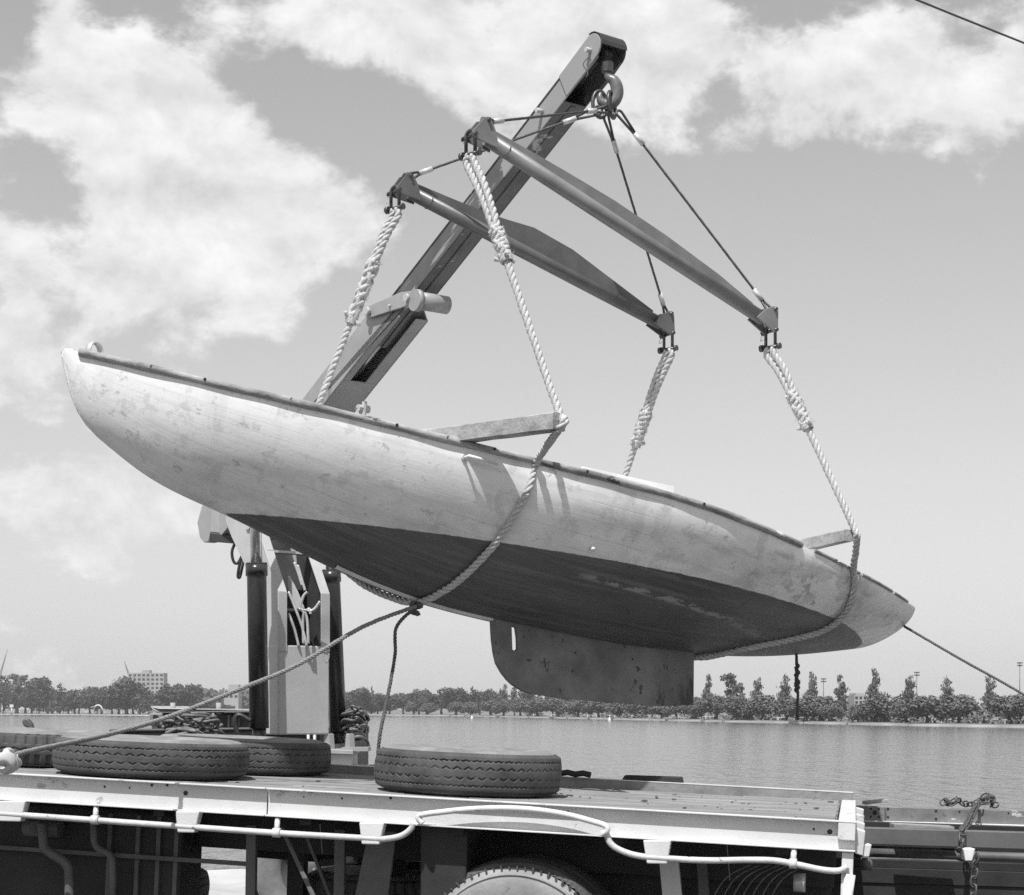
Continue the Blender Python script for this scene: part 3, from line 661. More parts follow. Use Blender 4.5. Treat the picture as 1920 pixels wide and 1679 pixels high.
def tyre_meshes(R, Wd, rim, kind, seed, m_tread='rubber'):
    """tread with its cut grooves, and the two walls; axis +z, centre at origin"""
    r = random.Random(seed); n = 540; hw = Wd/2
    prof = []                                     # tread section, bead of shoulder to shoulder
    K = 64
    for i in range(K+1):
        w = -1+2*i/K; z = w*hw*.86; rad = R-.018*w**2-(.020*max(0, abs(w)-.86)/.14 if abs(w) > .86 else 0); prof.append((rad, z, w))
    v = []; lines = [(-.62, 54), (-.22, 54), (.22, 54), (.62, 54)]
    for k in range(n):
        th = 2*math.pi*k/n; c, s_ = math.cos(th), math.sin(th)
        for (rad, z, w) in prof:
            g = 0.0
            if kind == 'road':
                for j, (wc, fr) in enumerate(lines):
                    ph = (th*fr/(2*math.pi)+.25*j) % 1.0; tri = abs(ph*2-1)
                    if abs(wc) > .5:                                  # shoulder rows: pairs of short cuts
                        wz = wc+.07*(abs((ph*2 % 1)*2-1)-.5); dd = abs(w-wz); open_ = .10 < ph < .90
                    else:                                             # inner rows: single open vees
                        wz = wc+.17*(tri-.5)*(1 if j % 2 else -1); dd = abs(w-wz); open_ = .18 < ph < .82
                    if dd < .040: g = .015*(1-(dd/.044)**2)*(1.0 if open_ else .12)
                if abs(w) > .90: g += .006*(1 if (th*110/(2*math.pi)) % 1 < .5 else 0)
            else:
                ph = (th*58/(2*math.pi)) % 1.0
                if abs(w) > .34 and ph < .42: g = .018
                elif abs(w) <= .28:
                    tri = abs(((th*58/(2*math.pi)) % 1)*2-1); 
                    if abs(w-.16*(tri-.5)) < .06: g = .014
            g *= .62+.38*math.sin(th*3+seed*1.7)*math.sin(th*7+w*2+seed)            # uneven wear
            dn = .004*math.sin(th*2+seed)+.0025*math.sin(th*5+3*w)
            v.append(((rad-g+dn)*c, (rad-g+dn)*s_, z))
    m_ = len(prof); f = [(k*m_+i, ((k+1) % n)*m_+i, ((k+1) % n)*m_+i+1, k*m_+i+1) for k in range(n) for i in range(m_-1)]
    me = bpy.data.meshes.new('tread'); me.from_pydata(v, [], f); me.polygons.foreach_set('use_smooth', [True]*len(f)); me.materials.append(Mt[m_tread]); me.update()
    walls = []
    rs = prof[0][0]-.006
    for sg in (-1, 1):
        mb = MB(); pr2 = [(rs, sg*hw*.86), (rs-.02, sg*hw*.95), (R-.10, sg*hw*1.0), ((R+rim)/2, sg*hw*1.0), (rim+.05, sg*hw*.86), (rim+.012, sg*hw*.70), (rim, sg*hw*.55), (rim+.02, sg*hw*.45), ((R+rim)/2, sg*hw*.80), (R-.08, sg*hw*.5), (R-.06, 0)]
        if sg < 0: pr2.reverse()
        mb.lathe(pr2, (0, 0, 0), UP, 96)
        # lettering ring and bead ridge
        me2 = bpy.data.meshes.new('sidewall'); me2.from_pydata([tuple(x) for x in mb.v], [], [tuple(reversed(q)) for q in mb.f]); me2.polygons.foreach_set('use_smooth', [True]*len(mb.f)); me2.materials.append(Mt['rubber_dusty']); me2.update(); walls.append(me2)
    return me, walls
TY_ROAD = tyre_meshes(.53, .255, .27, 'road', 1); TY_LUG = tyre_meshes(.56, .26, .27, 'lug', 2); TY_WORN = tyre_meshes(.56, .25, .27, 'road', 3)
def loose_tyre(meshes, c, up, scale, rz, label, group='loose tyres', sz=1.0):
    root = thing('loose_tyre', label, 'tyre', c, group); z = Vector(up).normalized(); x = Vector((math.cos(rz), math.sin(rz), 0)); x = (x-z*x.dot(z)).normalized(); y = z.cross(x)
    root.matrix_world = Matrix.Translation(c) @ Matrix((x, y, z)).transposed().to_4x4() @ Matrix.Diagonal((scale, scale, scale*sz, 1))
    for nm, me in (('tread', meshes[0]), ('sidewall', meshes[1][0]), ('sidewall', meshes[1][1])):
        o = bpy.data.objects.new(nm, me); COL.objects.link(o); o.parent = root
    return root
def on_tray(px, b, R, hw):                           # centre of a tyre lying flat on the boards
    d = T(0, b, 0); lo, hi = -7.4, 0.0
    for _ in range(40):
        m = (lo+hi)/2; q = T(m, b, 0)
        if CX+F*q.x/q.y < px: lo = m
        else: hi = m
    return T(lo, b, hw)
loose_tyre(TY_ROAD, on_tray(876, .68, .53, .124), EZ, .975, .2, 'zigzag-treaded tyre lying alone on the tray right of the crane column')
loose_tyre(TY_ROAD, on_tray(283, .615, .53, .108), EZ, 1.05, 1.1, 'zigzag-treaded tyre in front on the tray, striped by the boat shadow', sz=.82)
loose_tyre(TY_WORN, on_tray(452, 1.66, .56, .110), EZ, 1.0, .5, 'worn dark tyre lying behind the front tyre, before the crane column', sz=.88)
loose_tyre(TY_LUG, on_tray(60, 1.25, .56, .105), EZ, 1.02, .9, 'coarse lug-treaded tyre lying at the left end of the tray', sz=.80)
# stack of tyres on the ground under the tray
for (px, b, mm, lab) in ((600, 1.5, TY_LUG, 'under the tray left of the truck wheel'), (40, 1.3, TY_ROAD, 'under the tray at the left edge')):
    a = ta(px)
    for k in range(3):
        q = T(a, b, 0); q = Vector((q.x, q.y, .13+.257*k)); loose_tyre(mm, q, UP, 1.0, k*1.3, '%s tyre of the dark stack %s' % (('bottom', 'middle', 'top')[k], lab), 'tyres stacked on the ground')
# road wheel of the tray
Mt['pale_dust'] = mat('dust_pale_tyre_wall', .24, .36, .85, scale=5, bump=.2, bscale=60, chips=[(.16, 7, .66, (1,1,1))])
TY_WHEEL = tyre_meshes(.53, .255, .27, 'road', 1)
for m_ in TY_WHEEL[1]: m_.materials.clear(); m_.materials.append(Mt['pale_dust'])
wc = tp(970, 1806, .24); wheel = bpy.data.objects.new('wheel', None); COL.objects.link(wheel); wheel.parent = truck; ORG[wheel] = ORG[truck]
ax = -EY
x_ = EX; M_ = Matrix((x_, ax.cross(x_), ax)).transposed().to_4x4()
for (off) in (0, .30):
    for nm, me in (('tyre', TY_WHEEL[0]), ('tyre_wall', TY_WHEEL[1][0]), ('tyre_wall', TY_WHEEL[1][1])):
        o = bpy.data.objects.new(nm, me); COL.objects.link(o); o.parent = wheel; o.matrix_basis = Matrix.Translation(wc+EY*off-ORG[truck]) @ M_ @ Matrix.Scale(1.04, 4)
mb = MB()
for k in range(76):
    a = 2*math.pi*k/76; e = EX*math.cos(a)+EZ*math.sin(a); t_ = EZ*math.cos(a)-EX*math.sin(a); ln = .013 if k % 2 else .006
    mb.box(wc+e*.508-EY*.1265, e*ln, t_*.0045, EY*.006)
nt_ = mb.build('shoulder_notches', Mt['rubber'], wheel); nt_['kind'] = 'stuff'
for rr_ in (.47, .36):
    mb = MB(); mb.tube([wc+(EX*math.cos(a)+EZ*math.sin(a))*rr_-EY*.131 for a in np.linspace(0, 2*math.pi, 97)[:-1]], .006, 6, closed=True); mb.build('wall_ridge', Mt['pale_dust'], wheel)
mb = MB(); mb.lathe([(.275, .05), (.25, .02), (.2, -.06), (.12, -.06), (.11, .03), (.02, .04)], wc-EY*.05, -EY, 40); mb.build('rim', Mt['under2'], wheel)
# dark plank lying along the far rail
mb = MB(); p, q = T(ta(1165)-.4, TW+.03, .067), T(0, 0, 0)
def onrail(px): 
    lo, hi = -7.4, .5
    for _ in range(40):
        m = (lo+hi)/2; w_ = T(m, TW, .05)
        if CX+F*w_.x/w_.y < px: lo = m
        else: hi = m
    return lo
mb.prism([T(onrail(1165), TW, .052), T(onrail(1165)+.02, TW, .085), T(onrail(1280)-.01, TW, .092), T(onrail(1280), TW, .052)], EY*.09)
tag(mb.build('timber_offcut', Mt['under'], bevel=.006), 'short black timber offcut lying on the far tray rail', 'timber')
mb = MB(); mb.tube([T(onrail(1052)+.05*i, TW-.05, .075+.01*(i % 2)) for i in range(5)], .02, 6); tag(mb.build('rubber_scrap', Mt['under']), 'lumpy dark scrap on the far rail beside the right tyre', 'scrap')
# lever standing behind the left tyres, and a wedge
mb = MB(); yl = 11.2; mb.prism([at(40,1352,yl), at(45,1347,yl), at(53,1348,yl), at(59,1356,yl), at(65,1374,yl), at(67,1400,yl), at(56,1400,yl), at(53,1366,yl), at(43,1361,yl)], (0, .05, 0)); tag(mb.build('lever', Mt['under2'], bevel=.01), 'dark curved lever sticking up behind the lug-treaded tyre', 'lever')
mb = MB(); mb.prism([at(3,1400,yl), at(5,1367,yl), at(9,1367,yl), at(40,1376,yl), at(50,1400,yl)], (0, .1, 0)); tag(mb.build('wedge_block', Mt['under'], bevel=.006), 'black wedge showing above the tyre at the left edge', 'wedge')

# ------------------------------------------------------------------ skeletal trailer on the right
def L2(px, py, Y): return at(px, py, Y)
tr_loc = at(1800, 1560, 10.6); trailer = thing('skeletal_trailer', 'grey open-framed trailer with chain and white pockets at the right edge', 'trailer', (tr_loc.x, tr_loc.y, 0))
def slab(x0, y0a, y0b, x1, y1a, y1b, Y0, Y1, dy, name, m, bev=.006, parent=None):
    a, b, c, d = at(x0, y0a, Y0), at(x1, y1a, Y1), at(x1, y1b, Y1), at(x0, y0b, Y0); mb = MB(); mb.prism([a, b, c, d], (0, dy, 0)); return mb.build(name, Mt[m], parent or trailer, bevel=bev)
slab(1600, 1551, 1583, 2300, 1572, 1606, 9.7, 9.4, .06, 'near_rail', 'grey_rail')
far = slab(1560, 1510, 1537.5, 2300, 1531, 1558, 11.9, 11.6, .07, 'far_rail', 'worn_rail')
slab(1560, 1537.5, 1541, 2300, 1558, 1561, 11.86, 11.56, .13, 'rail_flange', 'white_paint', .002)
for (x, y, r) in ((1633,1516.5,2),(1648,1517,2),(1633,1531.5,2),(1648,1532,2),(1640.5,1524,4.4),(1665,1517,2.4),(1665,1532.5,2),(1755,1521,2.4),(1755,1536,2.4),(1799,1522.5,2),(1891,1525,1.5)):
    q = at(x, y, 11.9-.3*(x-1560)/740-.002); mb = MB(); mb.disc(q, (0, 1, 0), r*11.9/F, .004, 10); mb.build('bolt_hole', Mt['black'], far)
for x in (1660, 1759, 1811):
    mb = MB(); q = at(x, 1512+(x-1560)*.028, 11.84); q2 = at(x, 1540+(x-1560)*.028, 11.84); mb.beam(q, q2, (.004, 0, 0), (0, .004, 0)); mb.build('joint_strip', Mt['grey_rail'], far)
mb = MB(); mb.tube([at(1600, 1598, 9.9), at(2300, 1620, 9.6)], .026, 10); mb.build('rope_rail', Mt['under2'], trailer)
for (x0, x1, y0, y1) in ((1613, 1635, 1583.5, 1607.5), (1806, 1829, 1591.5, 1615)):
    w = x1-x0; mb = MB(); mb.prism([at(x0, y0, 9.5), at(x1, y0, 9.5), at(x1-w*.24, y1, 9.5), at(x0+w*.18, y1, 9.5)], (0, .09, 0)); mb.build('stake_pocket', Mt['white_paint'], trailer, bevel=.006)
slab(1676, 1545, 1558, 1790, 1550.5, 1561, 9.75, 9.7, .12, 'loose_board', 'deck', .004).parent = trailer
for i, (ya, yb) in enumerate(((1609, 1625), (1625, 1654), (1654, 1690), (1690, 1731), (1731, 1790))):
    slab(1560, ya, yb, 2300, ya+22, yb+22, 10.1-.012*(i % 2), 9.8-.012*(i % 2), .04, 'side_board', 'under', .004)
slab(1560, 1545, 1800, 2300, 1570, 1800, 11.2, 11.0, .03, 'back_board', 'under', .004)
for Y in (10.2, 10.8, 11.4):
    mb = MB(); mb.beam(at(1540, 1560, Y), at(2300, 1585, Y), (0, .05, 0), (0, 0, .07)); mb.build('cross_bearer', Mt['under'], trailer)
mb = MB(); mb.tube([at(1624, 1608, 9.7), at(1624, 1626, 9.7)], .03, 10); mb.tube([at(1616, 1622, 9.66), at(1634, 1623, 9.66)], .03, 10); mb.build('side_lamp', Mt['under2'], trailer)
w0 = None
for x in (1700, 2150):
    q = at(x, 1330, 10.3); q.z = .5; wh = bpy.data.objects.new('wheel', None); COL.objects.link(wh); wh.parent = trailer; ORG[wh] = ORG[trailer]
    for nm, me in (('tyre', TY_ROAD[0]), ('tyre_wall', TY_ROAD[1][0]), ('tyre_wall', TY_ROAD[1][1])):
        o = bpy.data.objects.new(nm, me); COL.objects.link(o); o.parent = wh; o.matrix_basis = Matrix.Translation(q-ORG[trailer]) @ Matrix.Rotation(math.radians(90), 4, 'X') @ Matrix.Scale(.94, 4)
# small block on the far rail
mb = MB(); mb.prism([at(1621,1503,12), at(1629,1502,12), at(1664,1499,12), at(1666,1504,12), at(1629,1509,12), at(1621,1509.5,12)], (0, .09, 0)); tag(mb.build('wood_block', Mt['timber'], bevel=.004), 'pale wood block lying on the trailer far rail near the tray corner', 'block')
# chains: each link is a link
def link_mesh(L_, w, r):
    mb = MB(); pts = []
    for k in range(20):
        a = 2*math.pi*k/20; pts.append(Vector((math.cos(a)*w, 0, math.sin(a)*w+(L_/2-w)*(1 if math.sin(a) >= 0 else -1))))
    mb.tube(pts, r, 6, closed=True); me = bpy.data.meshes.new('link'); me.from_pydata([tuple(v) for v in mb.v], [], mb.f); me.polygons.foreach_set('use_smooth', mb.s); me.materials.append(Mt['chain']); me.update(); return me
LK = link_mesh(.062, .019, .0058)
def chain(pts, label, jitter=0.0):
    P = resample(spline(pts, 8), .046); root = thing('chain', label, 'chain', P[-1], 'trailer chains'); r = random.Random(len(P))
    for i in range(len(P)-1):
        d = (P[i+1]-P[i]).normalized()+Vector((r.uniform(-1, 1), r.uniform(-1, 1), r.uniform(-1, 1)))*jitter; d.normalize()
        x = d.orthogonal().normalized(); y = d.cross(x); a = (i % 2)*math.pi/2+.5+r.uniform(-.3, .3); x2 = x*math.cos(a)+y*math.sin(a); y2 = d.cross(x2)
        o = bpy.data.objects.new('link', LK); COL.objects.link(o); o.parent = root
        o.matrix_basis = Matrix.Translation((P[i]+P[i+1])/2-P[-1]) @ Matrix((x2, y2, d)).transposed().to_4x4()
chain([at(1852,1506,11.8), at(1833,1509,11.7), at(1824,1524,11.0), at(1815,1544,10.3), at(1805,1556,9.66), at(1803,1575,9.55), at(1800,1590,9.55), at(1805,1606,9.66)], 'rusty chain draped from the heap down over the trailer near rail', .1)
chain([at(1832,1603,9.52), at(1836,1600,9.50), at(1830,1608,9.48), at(1829,1622,9.5), at(1827,1640,9.5), at(1826,1660,9.5), at(1825,1690,9.5), at(1825,1740,9.5)], 'rusty chain hanging straight down below the right white pocket', .1)
r_ = random.Random(8); hp = [at(1768,1507,11.85), at(1771,1500,11.85), at(1776,1506,11.9), at(1786,1506,11.8), at(1795,1499,11.85), at(1800,1506,11.9), at(1815,1508,11.85), at(1830,1507,11.8), at(1842,1499,11.85), at(1850,1493,11.9), at(1858,1497,11.8), at(1848,1503,11.85), at(1838,1498,11.95), at(1856,1492,11.9), at(1864,1502,11.85), at(1856,1508,11.85), at(1876,1511,11.8)]
chain(hp, 'heap of rusty chain lying on the trailer far rail', .35)

# ------------------------------------------------------------------ the boat
BL = 6.0
B_POS = Vector((.0325, 10.7961, 1.1734+HC)); B_R = Matrix(((.8325, -.5392, .1268), (.5154, .8379, .1795), (-.2030, -.0841, .9756)))
U_ = np.array([0,.015,.05,.1,.18,.28,.4,.52,.64,.76,.86,.94,1.])
b_ = np.array([.0271,.0759,.1728,.2984,.4772,.6774,.8719,1.0421,1.0938,1.0155,.8684,.6785,.5128])
zs_ = np.array([.1743,.1678,.1557,.1372,.1197,.0982,.0849,.0813,.0777,.0632,.0667,.09,.1053])
zk_ = np.array([.1411,-.056,-.2545,-.379,-.4621,-.5652,-.6508,-.6349,-.5874,-.4918,-.3738,-.2417,-.1274])
AL, BE, W0, W1 = 1.2443, 1.018, -.3389, .3825
def cub(v, u):
    n = len(U_); h = np.diff(U_); A = np.zeros((n, n)); r = np.zeros(n); A[0,0] = A[-1,-1] = 1
    for i in range(1, n-1):
        A[i,i-1] = h[i-1]; A[i,i] = 2*(h[i-1]+h[i]); A[i,i+1] = h[i]; r[i] = 6*((v[i+1]-v[i])/h[i]-(v[i]-v[i-1])/h[i-1])
    m = np.linalg.solve(A, r); u = np.asarray(u, float); k = np.clip(np.searchsorted(U_, u)-1, 0, n-2); d = U_[k+1]-u; e = u-U_[k]; hh = h[k]
    return m[k]*d**3/(6*hh)+m[k+1]*e**3/(6*hh)+(v[k]/hh-m[k]*hh/6)*d+(v[k+1]/hh-m[k+1]*hh/6)*e
def hullp(u, ph, side=-1, off=0.0):
    """point of the hull skin: u bow to stern, ph 0 keel .. pi/2 sheer, side -1 is the side towards the camera"""
    def q(u, ph):
        b, s, k = float(cub(b_, u)), float(cub(zs_, u)), float(cub(zk_, u)); ph = min(max(ph, 0), math.pi/2)
        return Vector(((u-.5)*BL, side*b*math.sin(ph)**AL, k+(s-k)*(1-max(math.cos(ph), 0)**BE)))
    p = q(u, ph)
    if off:
        du = q(min(u+.004, 1), ph)-q(max(u-.004, 0), ph); dp = q(u, min(ph+.03, math.pi/2))-q(u, max(ph-.03, 0))
        n = du.cross(dp)
        if n.length < 1e-9: n = Vector((0, 0, -1))
        n.normalize()
        if n.y*side < 0 and abs(n.y) > .05: n = -n
        elif abs(n.y) <= .05 and n.z > 0: n = -n
        p = p+n*off
    return p
def bw(p): return B_R @ Vector(p)+B_POS            # boat to world

def hull_material():
    m = bpy.data.materials.new('hull_paint'); m.use_nodes = True; nt = m.node_tree; N = nt.nodes.new; L = nt.links.new
    b = nt.nodes['Principled BSDF']
    tc = N('ShaderNodeTexCoord'); sx = N('ShaderNodeSeparateXYZ'); L(tc.outputs['Object'], sx.inputs[0])
    def mth(op, a, c=None, d=None, clamp=False):
        n = N('ShaderNodeMath'); n.operation = op; n.use_clamp = clamp
        for i, x in enumerate((a, c, d)):
            if x is None: continue
            if isinstance(x, (int, float)): n.inputs[i].default_value = x
            else: L(x, n.inputs[i])
        return n.outputs[0]
    def noise(sc, st, det=7, rough=.6, loc=(0, 0, 0), vec=None):
        mp = N('ShaderNodeMapping'); mp.inputs['Scale'].default_value = st; mp.inputs['Location'].default_value = loc; L(vec or tc.outputs['Object'], mp.inputs[0])
        n = N('ShaderNodeTexNoise'); n.inputs['Scale'].default_value = sc; n.inputs['Detail'].default_value = det; n.inputs['Roughness'].default_value = rough; L(mp.outputs[0], n.inputs[0]); return n.outputs['Fac']
    def ramp(v, lo, hi, smooth=True):
        r = N('ShaderNodeMapRange'); r.interpolation_type = 'SMOOTHSTEP' if smooth else 'LINEAR'; r.inputs['From Min'].default_value = lo; r.inputs['From Max'].default_value = hi; L(v, r.inputs[0]); return r.outputs[0]
    def mix(f, a, c):
        x = N('ShaderNodeMix'); x.data_type = 'FLOAT'
        for nm, w in (('Factor', f), ('A', a), ('B', c)):
            if isinstance(w, (int, float)): x.inputs[nm].default_value = w
            else: L(w, x.inputs[nm])
        return x.outputs['Result']
    X, Y_, Z = sx.outputs
    def gvec(kx, kg, o=0.0):
        a_ = N('ShaderNodeAttribute'); a_.attribute_name = 'girth'; c_ = N('ShaderNodeCombineXYZ'); L(mth('MULTIPLY_ADD', X, kx, o), c_.inputs[0]); L(mth('MULTIPLY', a_.outputs['Fac'], kg), c_.inputs[1]); L(mth('SIGN', Y_), c_.inputs[2]); return c_.outputs[0]
    # topsides: old white paint, greyer and patchier towards the stern
    aft = ramp(X, -.6, 1.4)
    base = mix(aft, .80, .78)
    at0 = N('ShaderNodeAttribute'); at0.attribute_name = 'girth'
    wn = N('ShaderNodeTexWhiteNoise'); wn.noise_dimensions = '1D'; L(mth('FLOOR', mth('MULTIPLY', at0.outputs['Fac'], 13.0)), wn.inputs['W'])
    base = mix(mth('MULTIPLY', wn.outputs['Value'], .20), base, .45)                      # every plank took the paint a little differently
    base = mix(mth('MULTIPLY', ramp(noise(1.0, (1, 1, 1), vec=gvec(.7, 20), det=8, rough=.75), .50, .64), .20), base, .40)
    base = mix(mth('MULTIPLY', ramp(noise(2.6, (1.6, 1, .32), loc=(2, 7, 3), det=8, rough=.68), .53, .66), mth('MULTIPLY_ADD', aft, .34, .18)), base, .36)   # runs down the side
    base = mix(mth('MULTIPLY', ramp(noise(6, (1, 1, 1), loc=(5, 5, 1), det=10, rough=.72), .54, .60), .38), base, .40)     # stains
    base = mix(mth('MULTIPLY', ramp(noise(11, (.8, 1, 1), loc=(1, 5, 9), det=10, rough=.75), .60, .63), .50), base, .22)   # flaked spots   # brush and water streaks
    base = mix(mth('MULTIPLY', ramp(noise(2.3, (.7, 1, 1.2), loc=(3, 2, 8), det=9, rough=.7), .50, .62), .20), base, .46)
    base = mix(mth('MULTIPLY', ramp(noise(1.6, (.5, 1, 1.4)), .40, .66), .35), base, .58)
    base = mix(mth('MULTIPLY', ramp(noise(4.5, (.35, 1, 1.6), loc=(2, 0, 1)), .52, .72), mth('MULTIPLY_ADD', aft, .60, .22)), base, .36)
    # grime that gathers along the boot-top
    zw = mth('MULTIPLY_ADD', X, W1/BL, W0)
    dz = mth('SUBTRACT', Z, zw)
    low = mth('SUBTRACT', 1.0, ramp(dz, .0, .30)); base = mix(mth('MULTIPLY', low, mth('MULTIPLY', ramp(noise(5, (.5, 1, 1)), .35, .7), .42)), base, .30)
    # plank seams, opened here and there
    at_ = N('ShaderNodeAttribute'); at_.attribute_name = 'girth'
    g = mth('MULTIPLY', at_.outputs['Fac'], 13.0); fr = mth('ABSOLUTE', mth('SUBTRACT', mth('FRACT', g), .5))
    seam = mth('MULTIPLY', mth('SUBTRACT', 1.0, ramp(fr, .0, .028)), ramp(noise(2.2, (.6, 1, 1), loc=(5, 1, 0)), .46, .60))
    base = mix(mth('MULTIPLY', seam, .34), base, .26)
    # filled patches near the quarter, scratches
    patch = mth('MULTIPLY', ramp(noise(3.2, (.8, 1, 1.2), loc=(9, 3, 2), det=9), .53, .56), ramp(X, .9, 1.7))
    base = mix(mth('MULTIPLY', patch, .6), base, .95)
    dk = mth('MULTIPLY', ramp(noise(7, (1.2, 1, .7), loc=(1, 8, 4), det=10), .61, .64), ramp(X, .8, 1.6)); base = mix(mth('MULTIPLY', dk, .6), base, .25)
    sc = ramp(noise(1, (1, 1, 1), vec=gvec(2.2, 120, 3.0), det=4), .66, .71); base = mix(mth('MULTIPLY', sc, .45), base, .28)
    sc2 = ramp(noise(1, (1, 1, 1), vec=gvec(3.5, 90, 9.0), det=4), .69, .73); base = mix(mth('MULTIPLY', sc2, .5), base, .9)
    pr = ramp(noise(60, (1, 1, 1), loc=(7, 2, 4), det=2), .79, .81); base = mix(pr, base, .12)
    # bottom paint
    bot = mix(ramp(noise(3, (.4, 1, 1), loc=(0, 5, 0)), .35, .7), .062, .10)
    bot = mix(mth('MULTIPLY', ramp(X, .7, 2.2), mth('MULTIPLY_ADD', ramp(noise(5, (.25, 1, 2), loc=(3, 0, 0)), .36, .62), .6, .35)), bot, .22)  # paler aft: light reflected up under the stern, put into the colour
    # scuffed streak along the bilge where the bottom paint has worn through
    sdz = mth('ABSOLUTE', mth('ADD', dz, mth('MULTIPLY_ADD', X, .045, .085)))
    st = mth('MULTIPLY', mth('MULTIPLY', mth('SUBTRACT', 1.0, ramp(sdz, .004, .020)), ramp(noise(16, (.45, 1, 1), det=10, rough=.7), .47, .53)), mth('MULTIPLY', ramp(X, -.05, .25), mth('SUBTRACT', 1.0, ramp(X, 1.5, 2.0))))
    bot = mix(mth('MULTIPLY', st, .85), bot, .30)
    bot = mix(mth('MULTIPLY', ramp(noise(24, (.3, 1, 1), det=6, loc=(2, 2, 2)), .64, .72), .6), bot, .20)
    bot = mix(mth('MULTIPLY', ramp(noise(1, (1, 1, 1), vec=gvec(.9, 22, 5.0), det=9, rough=.75), .48, .62), .50), bot, .17)
    bot = mix(mth('MULTIPLY', ramp(noise(9, (1, 1, 1), loc=(8, 1, 1), det=9, rough=.7), .60, .66), .5), bot, .035)
    edge = ramp(mth('ADD', dz, mth('MULTIPLY', mth('SUBTRACT', noise(25, (.5, 1, 1)), .5), .012)), -.002, .002)
    col = mix(edge, bot, base)
    cc = N('ShaderNodeCombineColor'); [L(col, cc.inputs[i]) for i in range(3)]; L(cc.outputs[0], b.inputs['Base Color'])
    L(mix(edge, .62, mix(noise(6, (.5, 1, 1)), .28, .5)), b.inputs['Roughness'])
    h = mth('ADD', mth('MULTIPLY', seam, -.5), mth('ADD', mth('MULTIPLY', noise(7, (.5, 1, 1)), .55), mth('MULTIPLY', noise(70, (.4, 1, 1)), .12)))
    bp = N('ShaderNodeBump'); bp.inputs['Strength'].default_value = .35; bp.inputs['Distance'].default_value = .012; L(h, bp.inputs['Height']); L(bp.outputs[0], b.inputs['Normal'])
    return m
Mt['hull'] = hull_material()
Mt['stem'] = mat('stem_paint', .58, .74, .5, scale=9, bump=.3, bscale=40, chips=[(.14, 16, .64, (1,1,1))])
boat = thing('sailing_boat', 'old white wooden yacht hull with dark bottom hanging in rope slings', 'boat', B_POS)
boat.matrix_world = Matrix.Translation(B_POS) @ B_R.to_4x4(); ORG[boat] = Vector((0, 0, 0))
def hull():
    uu = np.concatenate([np.linspace(0, .05, 14)[:-1]**1.0, np.linspace(.05, 1, 130)]); ph = np.linspace(0, math.pi/2, 44)
    b = cub(b_, uu); s = cub(zs_, uu); k = cub(zk_, uu); v = []; gi = []
    for i in range(len(uu)):
        row = []
        for sd in (-1, 1):
            y = sd*b[i]*np.sin(ph)**AL; z = k[i]+(s[i]-k[i])*(1-np.cos(ph)**BE); row.append(np.stack([np.full_like(y, (uu[i]-.5)*BL), y, z], 1))
        full = np.concatenate([row[0][::-1], row[1][1:]]); v += full.tolist()
        L_ = np.concatenate([[0], np.cumsum(np.linalg.norm(np.diff(row[0], axis=0), axis=1))]); gg = L_/L_[-1]; gi += list(gg[::-1])+list(gg[1:])
    m = 87; f = [(i*m+j, i*m+j+1, (i+1)*m+j+1, (i+1)*m+j) for i in range(len(uu)-1) for j in range(m-1)]
    n = len(uu); mb = MB(); mb.add(v, f, True)
    o = mb.build('hull', Mt['hull'], boat, local=True)
    a = o.data.attributes.new('girth', 'FLOAT', 'POINT'); a.data.foreach_set('value', gi)
    # transom
    mb = MB(); mb.add([v[(n-1)*m+j] for j in range(m)], [tuple(range(m))]); mb.build('transom', Mt['hull'], boat, local=True)
    # deck with camber
    mb = MB(); dv = []; K = 12
    for i in range(n):
        for j in range(K+1):
            t = -1+2*j/K; dv.append(((uu[i]-.5)*BL, t*(b[i]-.004), s[i]-.004+.11*b[i]*(1-t*t)))
    mb.add(dv, [(i*(K+1)+j, (i+1)*(K+1)+j, (i+1)*(K+1)+j+1, i*(K+1)+j+1) for i in range(n-1) for j in range(K)], True); mb.build('deck', Mt['white_paint'], boat, local=True)
hull()
def sweep(u0, u1, side, prof, n=90, fn=None):
    """run a small profile (out, up) along the sheer"""
    mb = MB(); v = []; m = len(prof); us = np.linspace(u0, u1, n)
    for u in us:
        p = hullp(u, math.pi/2, side); q = hullp(min(u+.003, 1), math.pi/2, side)-hullp(max(u-.003, 0), math.pi/2, side); q.z = 0; q.normalize()
        o = Vector((q.y, -q.x, 0)); o = o if o.y*side > 0 else -o
        k = fn(u) if fn else 1
        for (a, c) in prof: v.append(p+o*a*k+Vector((0, 0, c*k)))
    f = [(i*m+j, i*m+(j+1) % m, (i+1)*m+(j+1) % m, (i+1)*m+j) for i in range(n-1) for j in range(m)]
    if side > 0: f = [tuple(reversed(q)) for q in f]
    mb.add(v, f, True); mb.add([v[j] for j in range(m)], [tuple(range(m))]); mb.add([v[(n-1)*m+j] for j in range(m)], [tuple(range(m))[::-1]]); return mb
RP = [(-.012, -.020), (.012, -.024), (.025, -.016), (.029, .0), (.022, .013), (.004, .019), (-.02, .017)]
wob = lambda u: 1+.06*math.sin(u*41)+.05*math.sin(u*97+1)
